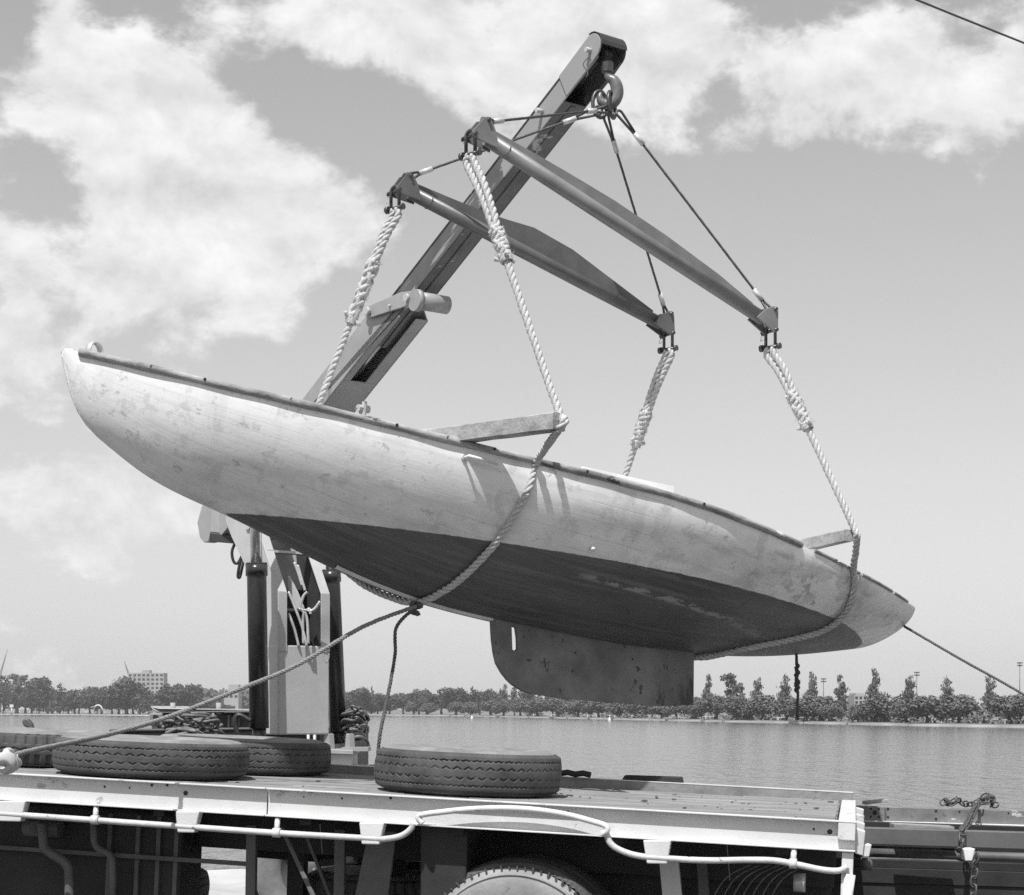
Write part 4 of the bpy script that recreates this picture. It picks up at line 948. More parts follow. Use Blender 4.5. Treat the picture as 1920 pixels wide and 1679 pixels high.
for sd in (-1, 1):
    g = sweep(.012, .742, sd, RP, 150, wob).build('gunwale', Mt['rail_wood'], boat, local=True)
    if sd < 0:
        for (px, u) in ((0, .07), (0, .115), (0, .19), (0, .285), (0, .333), (0, .378), (0, .47), (0, .60)):
            p = hullp(u, math.pi/2, -1)+Vector((0, -.029, .0)); mb = MB(); mb.disc(p, (0, 1, 0), .0085, .006, 10); mb.build('fastening', Mt['black'], g, local=True)
    # split covering strip further aft, in broken lengths
    for (a, c, h) in ((.765, .805, .014), (.81, .85, .010), (.856, .93, .012), (.935, .975, .009)):
        sweep(a, c, sd, [(-.03, -.004), (.008, -.006), (.010, h), (-.03, h+.004)], 14).build('edge_strip', Mt['rail_wood'], boat, local=True)
# stem band and keel strip
def keelstrip(u0, u1, w, h, name, m, n=60):
    mb = MB(); v = []
    for u in np.linspace(u0, u1, n)**1.0:
        p = hullp(u, 0); t = hullp(min(u+.004, 1), 0)-hullp(max(u-.004, 0), 0); t.normalize(); nn = Vector((t.z, 0, -t.x)); nn = nn if (nn.z < 0 or nn.x < 0) else -nn
        for (a, c) in ((-w, -.01), (-w*.9, h*.8), (0, h), (w*.9, h*.8), (w, -.01)): v.append(p+Vector((0, a, 0))+nn*c)
    f = [(i*5+j, i*5+j+1, (i+1)*5+j+1, (i+1)*5+j) for i in range(n-1) for j in range(4)]; mb.add(v, f, True); return mb.build(name, Mt[m], boat, local=True)
keelstrip(.30, .485, .018, .016, 'keel_strip', 'white_paint')
mb = MB()                                            # stem piece: rounds the fore end from deck to forefoot
v = []; us = [0, .001, .003, .006, .010, .016, .024, .034, .046, .06]
top = Vector((-.5*BL-.004, 0, .19)); rows = [(top+Vector((.004, 0, -.012)), .022)]+[(hullp(u, 0)+Vector((-.005, 0, -.002)), .022-.014*i/9) for i, u in enumerate(us)]
for p, w in rows:
    v += [p+Vector((.045, -w*1.35, .012)), p+Vector((.008, -w*.8, .002)), p, p+Vector((.008, w*.8, .002)), p+Vector((.045, w*1.35, .012))]
mb.add(v, [(i*5+j, i*5+j+1, (i+1)*5+j+1, (i+1)*5+j) for i in range(len(rows)-1) for j in range(4)], True); mb.add([v[j] for j in range(5)], [(0, 1, 2, 3, 4)]); mb.build('stem_piece', Mt['stem'], boat, local=True)
# steel fin with its slot
fin = [(-.102,-.60),(-.098,-.66),(-.072,-.776),(-.045,-.86),(-.020,-.915),(.028,-.965),(.075,-1.0),(.117,-1.022),(.18,-1.040),(.242,-1.049),(.444,-1.034),(.66,-1.005),(.9,-.973),(1.244,-.922),(1.40,-.888),(1.542,-.853),(1.492,-.46),(1.2,-.50),(.8,-.55),(.4,-.58),(.115,-.60)]
sl = [(.050,-.66),(.085,-.66),(.105,-.72),(.118,-.79),(.100,-.812),(.078,-.805)]
th = .014
mb = MB()
import bmesh
bmx = bmesh.new()
def loop_edges(pts, y): 
    vs = [bmx.verts.new((x, y, z)) for x, z in pts]; return [bmx.edges.new((vs[i], vs[(i+1) % len(vs)])) for i in range(len(vs))]
for yy in (-th, th):
    ed = loop_edges(fin, yy)+loop_edges(sl, yy); bmesh.ops.triangle_fill(bmx, use_beauty=True, edges=ed)
bmx.verts.ensure_lookup_table(); n1, n2 = len(fin), len(sl); tot = n1+n2
for o_, n_ in ((0, n1), (n1, n2)):
    for i in range(n_):
        j = (i+1) % n_; bmx.faces.new([bmx.verts[o_+i], bmx.verts[o_+j], bmx.verts[tot+o_+j], bmx.verts[tot+o_+i]])
bmesh.ops.recalc_face_normals(bmx, faces=bmx.faces[:])
me = bpy.data.meshes.new('fin_keel'); bmx.to_mesh(me); bmx.free(); me.materials.append(Mt['fin']); fo = bpy.data.objects.new('fin_keel', me); COL.objects.link(fo); fo.parent = boat; ORG[fo] = Vector((0, 0, 0))
for (x, z) in ((.20, -.845), (.215, -.845), (.55, -.72), (1.0, -.66)):
    mb = MB(); mb.disc((x, -th, z), (0, 1, 0), .006, .008, 8); mb.build('rivet', Mt['black'], fo, local=True)
# coaming board, bow ring, side cleat, hull skin fitting
mb = MB(); mb.prism([(-.15, -.90, .06), (.46, -1.0, .06), (.455, -1.0, .172), (-.145, -.90, .148)], (0, .022, 0)); mb.build('coaming_board', Mt['white_paint'], boat, local=True, bevel=.003)
mb = MB()
c0 = Vector((-2.83, -.0, .228)); mb.lathe([(.040, -.020), (.047, -.020), (.047, .020), (.040, .020)], c0, (.42, -.9, 0), 28, closed=True); mb.build('bow_ring', Mt['ferrule'], boat, local=True)
p = hullp(.353, 1.45, -1, .015); q = hullp(.383, 1.45, -1, .07)
mb = MB(); mb.tube([p, p+Vector((0, -.05, .0)), (p+q)/2+Vector((0, -.035, 0)), q], [.008, .010, .009, .006], 8); mb.build('side_cleat', Mt['white_paint'], boat, local=True)
p = hullp(.353, 1.45, -1); mb = MB(); mb.disc(p, (0.1, 1, 0), .016, .02, 10); mb.build('cleat_base', Mt['ferrule'], boat, local=True)
mb = MB(); mb.lathe([(.002, .03), (.014, .028), (.016, .0)], hullp(.505, 1.02, -1), hullp(.505, 1.02, -1, .03)-hullp(.505, 1.02, -1), 12); mb.build('skin_fitting', Mt['white_paint'], boat, local=True)

# timbers laid across under the slings
def timber(p, q, w, h, label):
    p, q = bw(p), bw(q); ax = (q-p).normalized(); s1 = ax.cross(UP).normalized(); s2 = s1.cross(ax).normalized()
    mb = MB(); n = 14; v = []; r = random.Random(int(w*1000)+len(label))
    for i in range(n):
        t = i/(n-1); c = p+(q-p)*t
        for a, b in ((-1,-1),(-.9,-1.0),(.9,-1),(1,-.85),(1,.8),(.85,1),(-.7,1),(-1,.8)):
            v.append(c+s1*a*w*(1+r.uniform(-.05, .05))+s2*b*h*(1+r.uniform(-.06, .06)))
    m = 8; f = [(i*m+j, i*m+(j+1) % m, (i+1)*m+(j+1) % m, (i+1)*m+j) for i in range(n-1) for j in range(m)]; mb.add(v, f); mb.add(v[:m], [tuple(range(m))[::-1]]); mb.add(v[-m:], [tuple(range(m))])
    return tag(mb.build('sling_timber', Mt['timber']), label, 'timber', 'timbers under the slings')
TN1 = Vector((-.66, -1.40, .148)); TN2 = Vector((1.775, -1.11, .20))
timber(TN1, (-1.42, .55, .145), .058, .047, 'long grey timber jutting from the deck under the bow sling')
timber(TN2, (1.70, .92, .20), .042, .038, 'short grey timber jutting from the deck under the stern sling')

# ------------------------------------------------------------------ lifting gear
A_L, A_R = at(897, 250, 9.98), Vector((1.674, 11.16, 2.53+HC))
B_L, B_R2 = at(754, 353, 10.83), Vector((1.075, 11.97, 2.686+HC))
RING = at(1136, 196, 11.0)
def spreader(PL, PR, m, prof, label):
    ax = (PR-PL).normalized(); side = ax.cross(UP).normalized(); up = side.cross(ax).normalized(); L_ = (PR-PL).length
    root = thing('spreader_beam', label, 'spreader beam', (PL+PR)/2, 'spreader beams')
    a, b = PL+ax*.06, PR-ax*.05
    mb = MB(); mb.tube([a, b], .044, 20); mb.build('pipe', Mt[m], root)
    pr = [(.07, .03)]+[(x*L_, y) for x, y in prof]+[(L_-.13, .03)]
    mb = MB(); mb.prism([PL+ax*x+up*y-side*.006 for x, y in pr], side*.012); mb.build('web_plate', Mt[m], root, bevel=.002)
    mb = MB(); mb.tube([PL+ax*.20, PL+ax*.206], .048, 20); mb.build('weld_band', Mt[m], root)
    for P, sg in ((PL, -1), (PR, 1)):
        for k in (-1, 1):
            pts = [P+ax*sg*x+up*y+side*k*.046 for x, y in ((-.13, -.040), (.040, -.066), (.062, -.045), (.018, .080), (-.008, .100), (-.038, .086), (-.085, .040))]
            mb = MB(); mb.prism([q-side*.006 for q in pts], side*.012); mb.build('end_lug', Mt[m], root, bevel=.003)
        for (x, y) in ((.04, -.045), (-.012, .078)):
            c = P+ax*sg*x+up*y; mb = MB(); mb.tube([c-side*.070, c+side*.070], .011, 12); mb.tube([c-side*.080, c-side*.066], .019, 12); pin = mb.build('lug_pin', Mt['shackle'], root)
            q = c+side*-.075; mb = MB(); cc = []
            for i in range(24):
                t = i/23; cc.append(q+Vector((.018*math.sin(6.3*t), -.012, -.055*t+.012*math.cos(12*t))))
            mb.tube(cc, .0022, 5); mb.build('spring_clip', Mt['ferrule'], pin)
    return ax, up, side
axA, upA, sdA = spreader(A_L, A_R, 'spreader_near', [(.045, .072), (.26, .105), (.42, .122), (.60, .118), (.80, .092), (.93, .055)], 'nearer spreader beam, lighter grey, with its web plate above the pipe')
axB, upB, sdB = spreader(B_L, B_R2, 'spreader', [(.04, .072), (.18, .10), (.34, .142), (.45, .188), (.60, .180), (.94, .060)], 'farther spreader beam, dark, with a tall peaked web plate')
LUG = {}
for nm, P, ax, up, sg in (('A_L', A_L, axA, upA, -1), ('A_R', A_R, axA, upA, 1), ('B_L', B_L, axB, upB, -1), ('B_R', B_R2, axB, upB, 1)):
    LUG[nm] = (P+ax*sg*.04-up*.045, P+ax*sg*-.012+up*.078)
# shackles under each lug
def shackle(P, label):
    root = thing('bow_shackle', label, 'shackle', P+Vector((0, 0, -.12)), 'bow shackles on the spreader beams'); d = Vector((.75, -.66, 0)).normalized(); pts = []
    for i in range(15):
        a = math.pi*i/14; pts.append(P+d*(.036*math.cos(a))+Vector((0, 0, .02+.034*math.sin(a))))
    pts = [P+d*.036+Vector((0, 0, -.075))]+pts+[P-d*.036+Vector((0, 0, -.075))]
    mb = MB(); mb.tube(pts, .011, 10); mb.build('bow', Mt['shackle'], root)
    c = P+Vector((0, 0, -.085)); mb = MB(); mb.tube([c-d*.066, c+d*.066], .012, 10); mb.tube([c-d*.078, c-d*.055], .023, 12); mb.tube([c+d*.055, c+d*.075], .021, 8); mb.build('pin', Mt['shackle'], root)
    return c
SH = {}
for nm, lab in (('A_L', 'shackle at the left end of the nearer spreader beam'), ('A_R', 'shackle at the right end of the nearer spreader beam'), ('B_L', 'shackle at the left end of the farther spreader beam'), ('B_R', 'shackle at the right end of the farther spreader beam')):
    SH[nm] = shackle(LUG[nm][0]+Vector((0, 0, -.02)), lab)
# wire strops from the ring
def strop(P, Q, label):
    root = thing('wire_strop', label, 'wire rope', Q, 'wire strops'); d = (Q-P).normalized(); n = d.cross(Vector((.7, -.7, 0))).normalized()
    p2, q2 = P+d*.16, Q-d*.09
    mb = MB(); rope(mb, [p2, q2], .0085, .06, 5, 5); mb.build('wire', Mt['wire'], root)
    for (e, s) in ((p2, 1), (q2, -1)):
        mb = MB(); mb.tube([e-d*s*.005, e+d*s*.085], .0165, 12); mb.build('ferrule', Mt['ferrule'], root)
        tip = P if s > 0 else Q; ln = (tip-e).length; pts = []
        for i in range(13):
            a = -math.pi/2+math.pi*i/12; pts.append(tip+n*(.026*math.sin(a))-d*s*(.024*math.cos(a)))
        mb = MB(); mb.tube([e+n*-.006]+pts+[e+n*.006], .0085, 8); mb.build('thimble_eye', Mt['wire'], root)
RG1, RG2 = at(1124, 203, 10.97), at(1146, 208, 11.0)
strop(at(1122, 216, 10.97)+Vector((0, 0, .03)), LUG['B_L'][1], 'wire strop from the hook ring to the left end of the farther beam')
strop(at(1143, 205, 10.93), LUG['A_L'][1], 'wire strop from the hook ring to the left end of the nearer beam')
strop(at(1137, 222, 11.0), LUG['B_R'][1], 'wire strop from the hook ring to the right end of the farther beam')
strop(at(1162, 214, 10.98), LUG['A_R'][1], 'wire strop from the hook ring to the right end of the nearer beam')
def ring(c, n, rx, ry, r, label):
    n = Vector(n).normalized(); u = n.cross(UP).normalized(); w = u.cross(n); mb = MB(); mb.tube([c+u*rx*math.cos(a)+w*ry*math.sin(a) for a in np.linspace(0, 2*math.pi, 33)[:-1]], r, 10, closed=True)
    return tag(mb.build('lifting_ring', Mt['shackle']), label, 'ring', 'lifting rings on the hook')
ring(at(1125, 196, 10.98), (.35, -1, .1), .050, .088, .0125, 'left steel ring hanging in the crane hook')
ring(at(1147, 197, 10.95), (.95, -.45, .1), .055, .085, .0125, 'right steel ring hanging in the crane hook, seen nearly edge-on')

# ------------------------------------------------------------------ rope slings
RR = .0232
def lay(mb, pts, r=RR, pitch=None, ph=0.0): return rope(mb, pts, r, pitch or r*5.6, 3, 6, ph)
def sling_leg(root, top, splice0, splice1, tail, seed):
    """doubled rope from the shackle, spliced back into itself"""
    off = Vector((.75, -.66, 0)).normalized()*.030
    mb = MB(); lay(mb, spline([top+Vector((0, 0, -.005))-off*.4, top+Vector((0, 0, -.05))-off, (top+splice0)/2-off*.85, splice0-off*.5, splice0+(splice1-splice0)*.25-off*.2], 10)); mb.build('eye_part', Mt['rope'], root)
    mb = MB(); lay(mb, spline([top+Vector((0, 0, -.005))+off*.4, top+Vector((0, 0, -.05))+off, (top+splice0)/2+off*.85, splice0+off*.5, splice0+(splice1-splice0)*.25+off*.2], 10), ph=1.0); mb.build('eye_part', Mt['rope'], root)
    # tuck of the splice: thick plaited length
    mb = MB(); d = (splice1-splice0); n = 34; ax = d.normalized(); u = ax.orthogonal().normalized(); w = ax.cross(u)
    for k in range(6):
        pts = []; rad = []
        for i in range(n+1):
            t = i/n; R_ = .030*(1-.25*t); a = k*1.047+(7.5 if k % 2 else -2.2)*t*math.pi*.62; pts.append(splice0+d*t+(u*math.cos(a)+w*math.sin(a))*R_*(1+.14*math.sin(9*t*math.pi+k))); rad.append(.0165)
        mb.tube(pts, rad, 6)
    mb.tube([splice0-ax*.02, splice0+d*.5, splice1], [.020, .026, .022], 10); mb.build('splice', Mt['rope'], root)
    # frayed ends whipped at the foot of the splice
    r = random.Random(seed)
    for k in range(3):
        a = k*2.2+seed; e = u*math.cos(a)+w*math.sin(a); p = splice1-ax*.03
        mb = MB(); lay(mb, spline([p, p+e*.03+ax*.01, p+e*.065+ax*r.uniform(-.02, .04)], 6), .013); mb.build('rope_end', Mt['rope'], root)
    mb = MB()
    for k in range(90):
        t = r.random(); a = r.uniform(0, 6.28); e = (u*math.cos(a)+w*math.sin(a)); p = splice0+d*t+e*.036; q_ = p+e*r.uniform(.006, .026)+ax*r.uniform(-.03, .03)
        mb.tube([p, (p+q_)/2+ax*r.uniform(-.01, .01), q_], .0012, 3)
    fb = mb.build('frayed_fibres', Mt['rope'], root); fb['kind'] = 'stuff'
    mb = MB(); cc = []
    for i in range(60):
        t = i/59; a = t*6*2*math.pi; cc.append(splice1-ax*(.035-.045*t)+(u*math.cos(a)+w*math.sin(a))*.034)
    mb.tube(cc, .0055, 5); mb.build('whipping', Mt['rope'], root)
    mb = MB(); lay(mb, spline([splice1-ax*.06]+tail, 10)); return mb
def hp(u, deg, side, off=RR*.95): return bw(hullp(u, math.radians(deg), side, off))
def onseg(a, b, px):
    """point of the segment seen at pixel column px"""
    lo, hi = 0.0, 1.0; f = lambda t: CX+F*(a+(b-a)*t).x/(a+(b-a)*t).y
    s_ = 1 if f(1) > f(0) else -1
    for _ in range(40):
        m = (lo+hi)/2
        if (f(m)-px)*s_ < 0: lo = m
        else: hi = m
    return a+(b-a)*lo
s1 = thing('rope_sling', 'thick laid rope sling round the forward half of the hull', 'rope sling', bw(hullp(.395, 0)), 'rope slings round the hull')
E1 = bw(TN1+Vector((.012, .03, .055))); E1b = bw(TN1+Vector((.01, -.045, .0)))
near = [E1+Vector((0, 0, .01)), E1b, bw(TN1+Vector((.02, .06, -.06)))]
hl = [hp(.421, 89, -1), hp(.419, 76, -1), hp(.414, 58, -1), hp(.409, 43, -1), hp(.404, 26.5, -1), hp(.398, 9, -1), hp(.393, 0, -1), hp(.385, 14, 1), hp(.362, 32, 1), hp(.335, 54, 1), hp(.310, 76, 1), hp(.292, 89, 1)]
top = SH['A_L']; a0 = onseg(top, E1, 938); a1 = onseg(top, E1, 958)
mb = sling_leg(s1, top, top+(E1-top)*.30, top+(E1-top)*.425, [top+(E1-top)*.7]+near+hl, 1); mb.build('rope', Mt['rope'], s1)
FL = bw(hullp(.292, math.pi/2, 1)+Vector((0, .05, .04))); top = SH['B_L']
mb = sling_leg(s1, top, top+(FL-top)*.20, top+(FL-top)*.43, [top+(FL-top)*.75, FL, hp(.292, 89, 1)], 2); mb.build('rope', Mt['rope'], s1)
s2 = thing('rope_sling', 'thick laid rope sling round the after part of the hull', 'rope sling', bw(hullp(.77, 0)), 'rope slings round the hull')
E2 = bw(TN2+Vector((.02, -.02, .05))); E2b = bw(TN2+Vector((.045, -.03, -.01)))
hr = [hp(.832, 90, -1), hp(.839, 83, -1), hp(.849, 70, -1), hp(.857, 57.5, -1), hp(.853, 44, -1), hp(.825, 33, -1), hp(.789, 20.5, -1), hp(.772, 6, -1), hp(.765, 3, 1), hp(.75, 22, 1), hp(.735, 45, 1), hp(.725, 68, 1), hp(.72, 89, 1)]
top = SH['A_R']
mb = sling_leg(s2, top, top+(E2-top)*.26, top+(E2-top)*.455, [top+(E2-top)*.75, E2, E2b]+hr, 3); mb.build('rope', Mt['rope'], s2)
FR = bw(hullp(.72, math.pi/2, 1)+Vector((0, .04, .03))); top = SH['B_R']
mb = sling_leg(s2, top, top+(FR-top)*.26, top+(FR-top)*.40, [top+(FR-top)*.7, FR, hp(.72, 89, 1)], 4); mb.build('rope', Mt['rope'], s2)

# ------------------------------------------------------------------ tag lines
KN = hp(.393, 4, -1, .055)
def knot(mb, c, r, s, seed):
    q = random.Random(seed); pts = [c+Vector((q.uniform(-1, 1), q.uniform(-1, 1), q.uniform(-1, 1)))*s for _ in range(9)]; lay(mb, spline(pts, 8), r)
HAND = at(12, 1424, 7.5)
pts = [HAND, at(52, 1410, 7.7), at(204, 1377.5, 8.5), at(321, 1343, 9.0), at(464, 1287, 9.46), at(560, 1246, 9.75), at(680, 1176, 10.1), KN]
tl = thing('tag_rope', 'tag line stretched from the hand at the left up to the keel knot', 'rope', KN)
mb = MB(); lay(mb, spline(pts, 10), .0135); mb.build('rope', Mt['rope_tag'], tl)
mb = MB(); knot(mb, KN+Vector((0, 0, -.01)), .014, .045, 3); mb.build('knot', Mt['rope_dark'], tl)
mb = MB(); lay(mb, spline([KN, at(744, 1175, 10.25), at(741, 1225, 10.2), at(733, 1275, 10.15), at(722, 1330, 10.1), at(713, 1375, 10.05), at(709, 1410, 10.05), at(707, 1475, 10.05)], 10), .0115)
tag(mb.build('hanging_rope', Mt['rope_dark']), 'dark rope dangling from the keel knot to the right tyre', 'rope')
ST = bw(hullp(1.0, math.radians(58), -1))
mb = MB(); lay(mb, spline([ST, ST+(at(1920, 1303, 11.4)-ST)*.5-Vector((0, 0, .004)), at(1920, 1303, 11.4), ST+(at(1920, 1303, 11.4)-ST)*2.2-Vector((0, 0, .03))], 8), .0095)
tag(mb.build('stern_line', Mt['rope_dark']), 'thin dark line running from the stern down to the right edge', 'rope')
SR = bw(hullp(.905, .15, -1)); SR = at(1493, 1222, SR.y)
mb = MB(); lay(mb, spline([SR, at(1494, 1255, SR.y), at(1493, 1275, SR.y), at(1496, 1300, SR.y), at(1495, 1325, SR.y), at(1496, 1352, SR.y)], 8), .011)
for (y, s) in ((1250, .013), (1262, .016), (1280, .018), (1290, .015)): lay(mb, spline([at(1493, y-6, SR.y), at(1497, y, SR.y-.012), at(1492, y+3, SR.y+.01), at(1496, y+9, SR.y)], 6), s)
tag(mb.build('hanging_rope', Mt['rope_dark']), 'knotted dark rope end hanging straight below the stern', 'rope')

# ------------------------------------------------------------------ loader crane behind the tray
HB = Vector((.625, -.78, 0)).normalized(); LT = Vector((.78, .625, 0)).normalized()      # boom heading, its sideways direction
TIP = at(1140, 92, 11.05); KNU = at(447, 978, 15.0)
AXB = (TIP-KNU).normalized(); LTB = (LT-AXB*LT.dot(AXB)).normalized(); UPB = LTB.cross(AXB).normalized()
if UPB.z < 0: UPB = -UPB
cpos = at(570, 1377, 13.95)
crane = thing('loader_crane', 'grey hydraulic truck crane with dark boom lifting the boat', 'crane', (cpos.x, cpos.y, 1.1))
BLEN = (TIP-KNU).length
def BP(s, l, u): return KNU+AXB*s+LTB*l+UPB*u
def sol(px0):                                       # place along the boom seen at column px0
    lo, hi = -.5, BLEN+.5
    for _ in range(40):
        m = (lo+hi)/2; q = BP(m, 0, 0)
        if CX+F*q.x/q.y < px0: lo = m
        else: hi = m
    return lo
# outer sleeve: box of plates with the underside slot
s_end = sol(762); hs, ws = .113, .165
def bface(px, py, l):
    dd = Vector(((px-CX)/F, 1, (CY-py)/F)); o_ = Vector((0, 0, HC)); t_ = (BP(0, l, 0)-o_).dot(LTB)/dd.dot(LTB); return o_+dd*t_
def plate(name, m, s0, s1, l0, l1, u0, u1, parent=crane, bev=.004):
    mb = MB(); c0, c1 = BP(s0, (l0+l1)/2, (u0+u1)/2), BP(s1, (l0+l1)/2, (u0+u1)/2); mb.beam(c0, c1, LTB*(l1-l0)/2, UPB*(u1-u0)/2); return mb.build(name, Mt[m], parent, bevel=bev)
def solu(px0, l, u):
    lo, hi = -.5, BLEN+.5
    for _ in range(40):
        m = (lo+hi)/2; q = BP(m, l, u)
        if CX+F*q.x/q.y < px0: lo = m
        else: hi = m
    return lo
mb = MB(); mb.prism([BP(-.1, -ws, -hs), BP(-.1, -ws, hs), BP(solu(694, -ws, hs), -ws, hs), bface(700, 582, -ws), bface(772, 560, -ws), BP(solu(778, -ws, -hs), -ws, -hs)], LTB*.012)
sleeve = mb.build('boom_sleeve', Mt['crane_sleeve'], crane, bevel=.003)           # near cheek of the box
sleeve['label'] = 'mid grey outer boom box'
plate('sleeve_side', 'crane_sleeve', -.1, s_end, ws-.012, ws, -hs, hs, sleeve)
plate('sleeve_top', 'crane_sleeve', -.1, solu(694, -ws, hs), -ws+.012, ws-.012, hs-.012, hs, sleeve)
s_slot0 = sol(668); 
plate('sleeve_floor', 'crane_sleeve', -.1, s_slot0, -ws+.012, ws-.012, -hs, -hs+.012, sleeve)
plate('sleeve_floor', 'crane_sleeve', s_slot0, s_end, -ws+.012, -.090, -hs, -hs+.012, sleeve)
plate('sleeve_floor', 'crane_sleeve', s_slot0, s_end, .050, ws-.012, -hs, -hs+.012, sleeve)
mb = MB(); mb.tube([BP(s_slot0-.3, .0, -hs+.09), BP(s_end+.2, .0, -hs+.09)], .026, 12); mb.build('ram_rod', Mt['chrome'], sleeve)
mb = MB(); mb.tube([BP(s_slot0+.55, .0, -hs+.10), BP(s_end, .0, -hs+.10)], .05, 12); mb.build('ram_body', Mt['cyl'], sleeve)
# link plate and cross roller at the mouth of the sleeve
lf = -ws-.012
mb = MB(); mb.prism([bface(686, 590, lf), bface(690, 576, lf), bface(698, 573, lf), bface(755, 549, lf), bface(772, 547, lf), bface(786, 556, lf), bface(784, 570, lf), bface(762, 576, lf), bface(700, 596, lf), bface(690, 596, lf)], LTB*-.02); mb.build('link_plate', Mt['crane_sleeve'], crane, bevel=.004)
for (px, py) in ((693, 584), (767, 559)):
    c = bface(px, py, lf-.02); mb = MB(); mb.tube([c-LTB*.02, c+LTB*.03], .022, 12); mb.tube([c-LTB*.035, c-LTB*.01], .030, 12); mb.build('link_bolt', Mt['crane'], crane)
c = bface(732, 574, lf-.02); mb = MB(); mb.tube([c-LTB*.02, c], .010, 8); mb.build('link_bolt', Mt['crane'], crane)
c = bface(779, 563, lf-.02); mb = MB(); mb.tube([c+LTB*.01, c+LTB*(2*ws-.05)], .066, 24); mb.tube([c-LTB*.012, c+LTB*.03], .080, 24); mb.build('cross_roller', Mt['crane_sleeve'], crane)
# inner extension with rolled edges and the open head
he, we = .076, .100; s_h = BLEN-.42
def boom_material():
    m = mat('boom_extension_near_side', .085, .12, .42, scale=4, bump=.06); nt = m.node_tree; N = nt.nodes.new; L = nt.links.new
    tc = N('ShaderNodeTexCoord'); b = nt.nodes['Principled BSDF']; src = b.inputs['Base Color'].links[0].from_socket
    tl = BP(BLEN, 0, 0)-ORG[crane]; v = N('ShaderNodeVectorMath'); v.operation = 'SUBTRACT'; v.inputs[1].default_value = tl; L(tc.outputs['Object'], v.inputs[0])
    dt = N('ShaderNodeVectorMath'); dt.operation = 'DOT_PRODUCT'; dt.inputs[1].default_value = AXB; L(v.outputs[0], dt.inputs[0])       # metres back from the tip
    r = N('ShaderNodeMapRange'); r.inputs['From Min'].default_value = -1.9; r.inputs['From Max'].default_value = -.55; r.inputs['To Min'].default_value = -.13; r.inputs['To Max'].default_value = .30; L(dt.outputs['Value'], r.inputs[0])
    mp = N('ShaderNodeMapping'); mp.inputs['Rotation'].default_value = (0, 0, 0); L(tc.outputs['Object'], mp.inputs[0])
    n = N('ShaderNodeTexNoise'); n.inputs['Scale'].default_value = 3.6; n.inputs['Detail'].default_value = 9; n.inputs['Roughness'].default_value = .62; L(mp.outputs[0], n.inputs[0])
    a = N('ShaderNodeMath'); L(n.outputs['Fac'], a.inputs[0]); L(r.outputs[0], a.inputs[1])
    q = N('ShaderNodeMapRange'); q.inputs['From Min'].default_value = .555; q.inputs['From Max'].default_value = .575; L(a.outputs[0], q.inputs[0])
    x = N('ShaderNodeMix'); x.data_type = 'RGBA'; L(q.outputs[0], x.inputs['Factor']); L(src, x.inputs['A']); x.inputs['B'].default_value = (.30, .30, .30, 1)
    sm = N('ShaderNodeVectorMath'); sm.operation = 'SCALE'; sm.inputs[0].default_value = AXB; L(dt.outputs['Value'], sm.inputs['Scale'])
    s2 = N('ShaderNodeVectorMath'); s2.operation = 'SCALE'; s2.inputs['Scale'].default_value = -.90; L(sm.outputs[0], s2.inputs[0])
    s3 = N('ShaderNodeVectorMath'); L(v.outputs[0], s3.inputs[0]); L(s2.outputs[0], s3.inputs[1])
    ns = N('ShaderNodeTexNoise'); ns.inputs['Scale'].default_value = 26; ns.inputs['Detail'].default_value = 6; L(s3.outputs[0], ns.inputs[0])
    q2 = N('ShaderNodeMapRange'); q2.inputs['From Min'].default_value = .60; q2.inputs['From Max'].default_value = .64; L(ns.outputs['Fac'], q2.inputs[0])
    x2 = N('ShaderNodeMix'); x2.data_type = 'RGBA'; L(q2.outputs[0], x2.inputs['Factor']); L(x.outputs['Result'], x2.inputs['A']); x2.inputs['B'].default_value = (.27, .27, .27, 1)
    L(x2.outputs['Result'], b.inputs['Base Color']); return m
Mt['boom_near'] = boom_material()
ext = plate('boom_extension', 'boom_near', s_end-.4, BLEN-.02, -we, -we+.010, -he, he, bev=.003); ext['label'] = 'dark extension with chipped paint'
plate('extension_side', 'boom_dark', s_end-.4, BLEN-.02, we-.010, we, -he, he, ext)
plate('extension_top', 'boom_dark', s_end-.4, BLEN-.03, -we-.006, we+.006, he, he+.012, ext)
plate('extension_floor', 'boom_dark', s_end-.4, s_h, -we+.010, we-.010, -he, -he+.010, ext)
plate('floor_rib', 'boom_dark', s_end-.4, s_h-.02, -.02, .02, -he-.008, -he, ext)
for sg in (-1, 1):
    mb = MB(); pts = []
    for i in range(13):
        a = math.radians(-95+15*i); pts.append(BP(BLEN-.03+.085*math.cos(a), 0, .012+.085*math.sin(a)))
    pts += [BP(s_h+.05, 0, .09), BP(s_h+.05, 0, -.082), BP(BLEN-.15, 0, -.082)]
    mb.prism([p+LTB*(sg*(we+.006)-.006) for p in pts], LTB*.012); hd = mb.build('head_cheek', Mt['boom_near'] if sg < 0 else Mt['boom_dark'], ext, bevel=.003)
mb = MB(); v = []
for i in range(9):
    a = math.radians(80-18*i); v.append((BLEN-.03+.095*math.cos(a), .012+.095*math.sin(a)))
for (a0, b0), (a1, b1) in zip(v[:-1], v[1:]): 
    if b0 > -.02: mb.beam((BP(a0, -we-.01, b0)+BP(a1, -we-.01, b1))/2, (BP(a0, we+.01, b0)+BP(a1, we+.01, b1))/2, (BP(a1, 0, b1)-BP(a0, 0, b0))*.51, UPB*.004)
mb.build('head_cover', Mt['dark_steel'], ext)
mb = MB(); mb.lathe([(.02, -.03), (.055, -.03), (.06, -.015), (.05, 0), (.06, .015), (.055, .03), (.02, .03)], BP(BLEN-.05, 0, -.005), LTB, 28); mb.build('sheave', Mt['dark_steel'], ext)
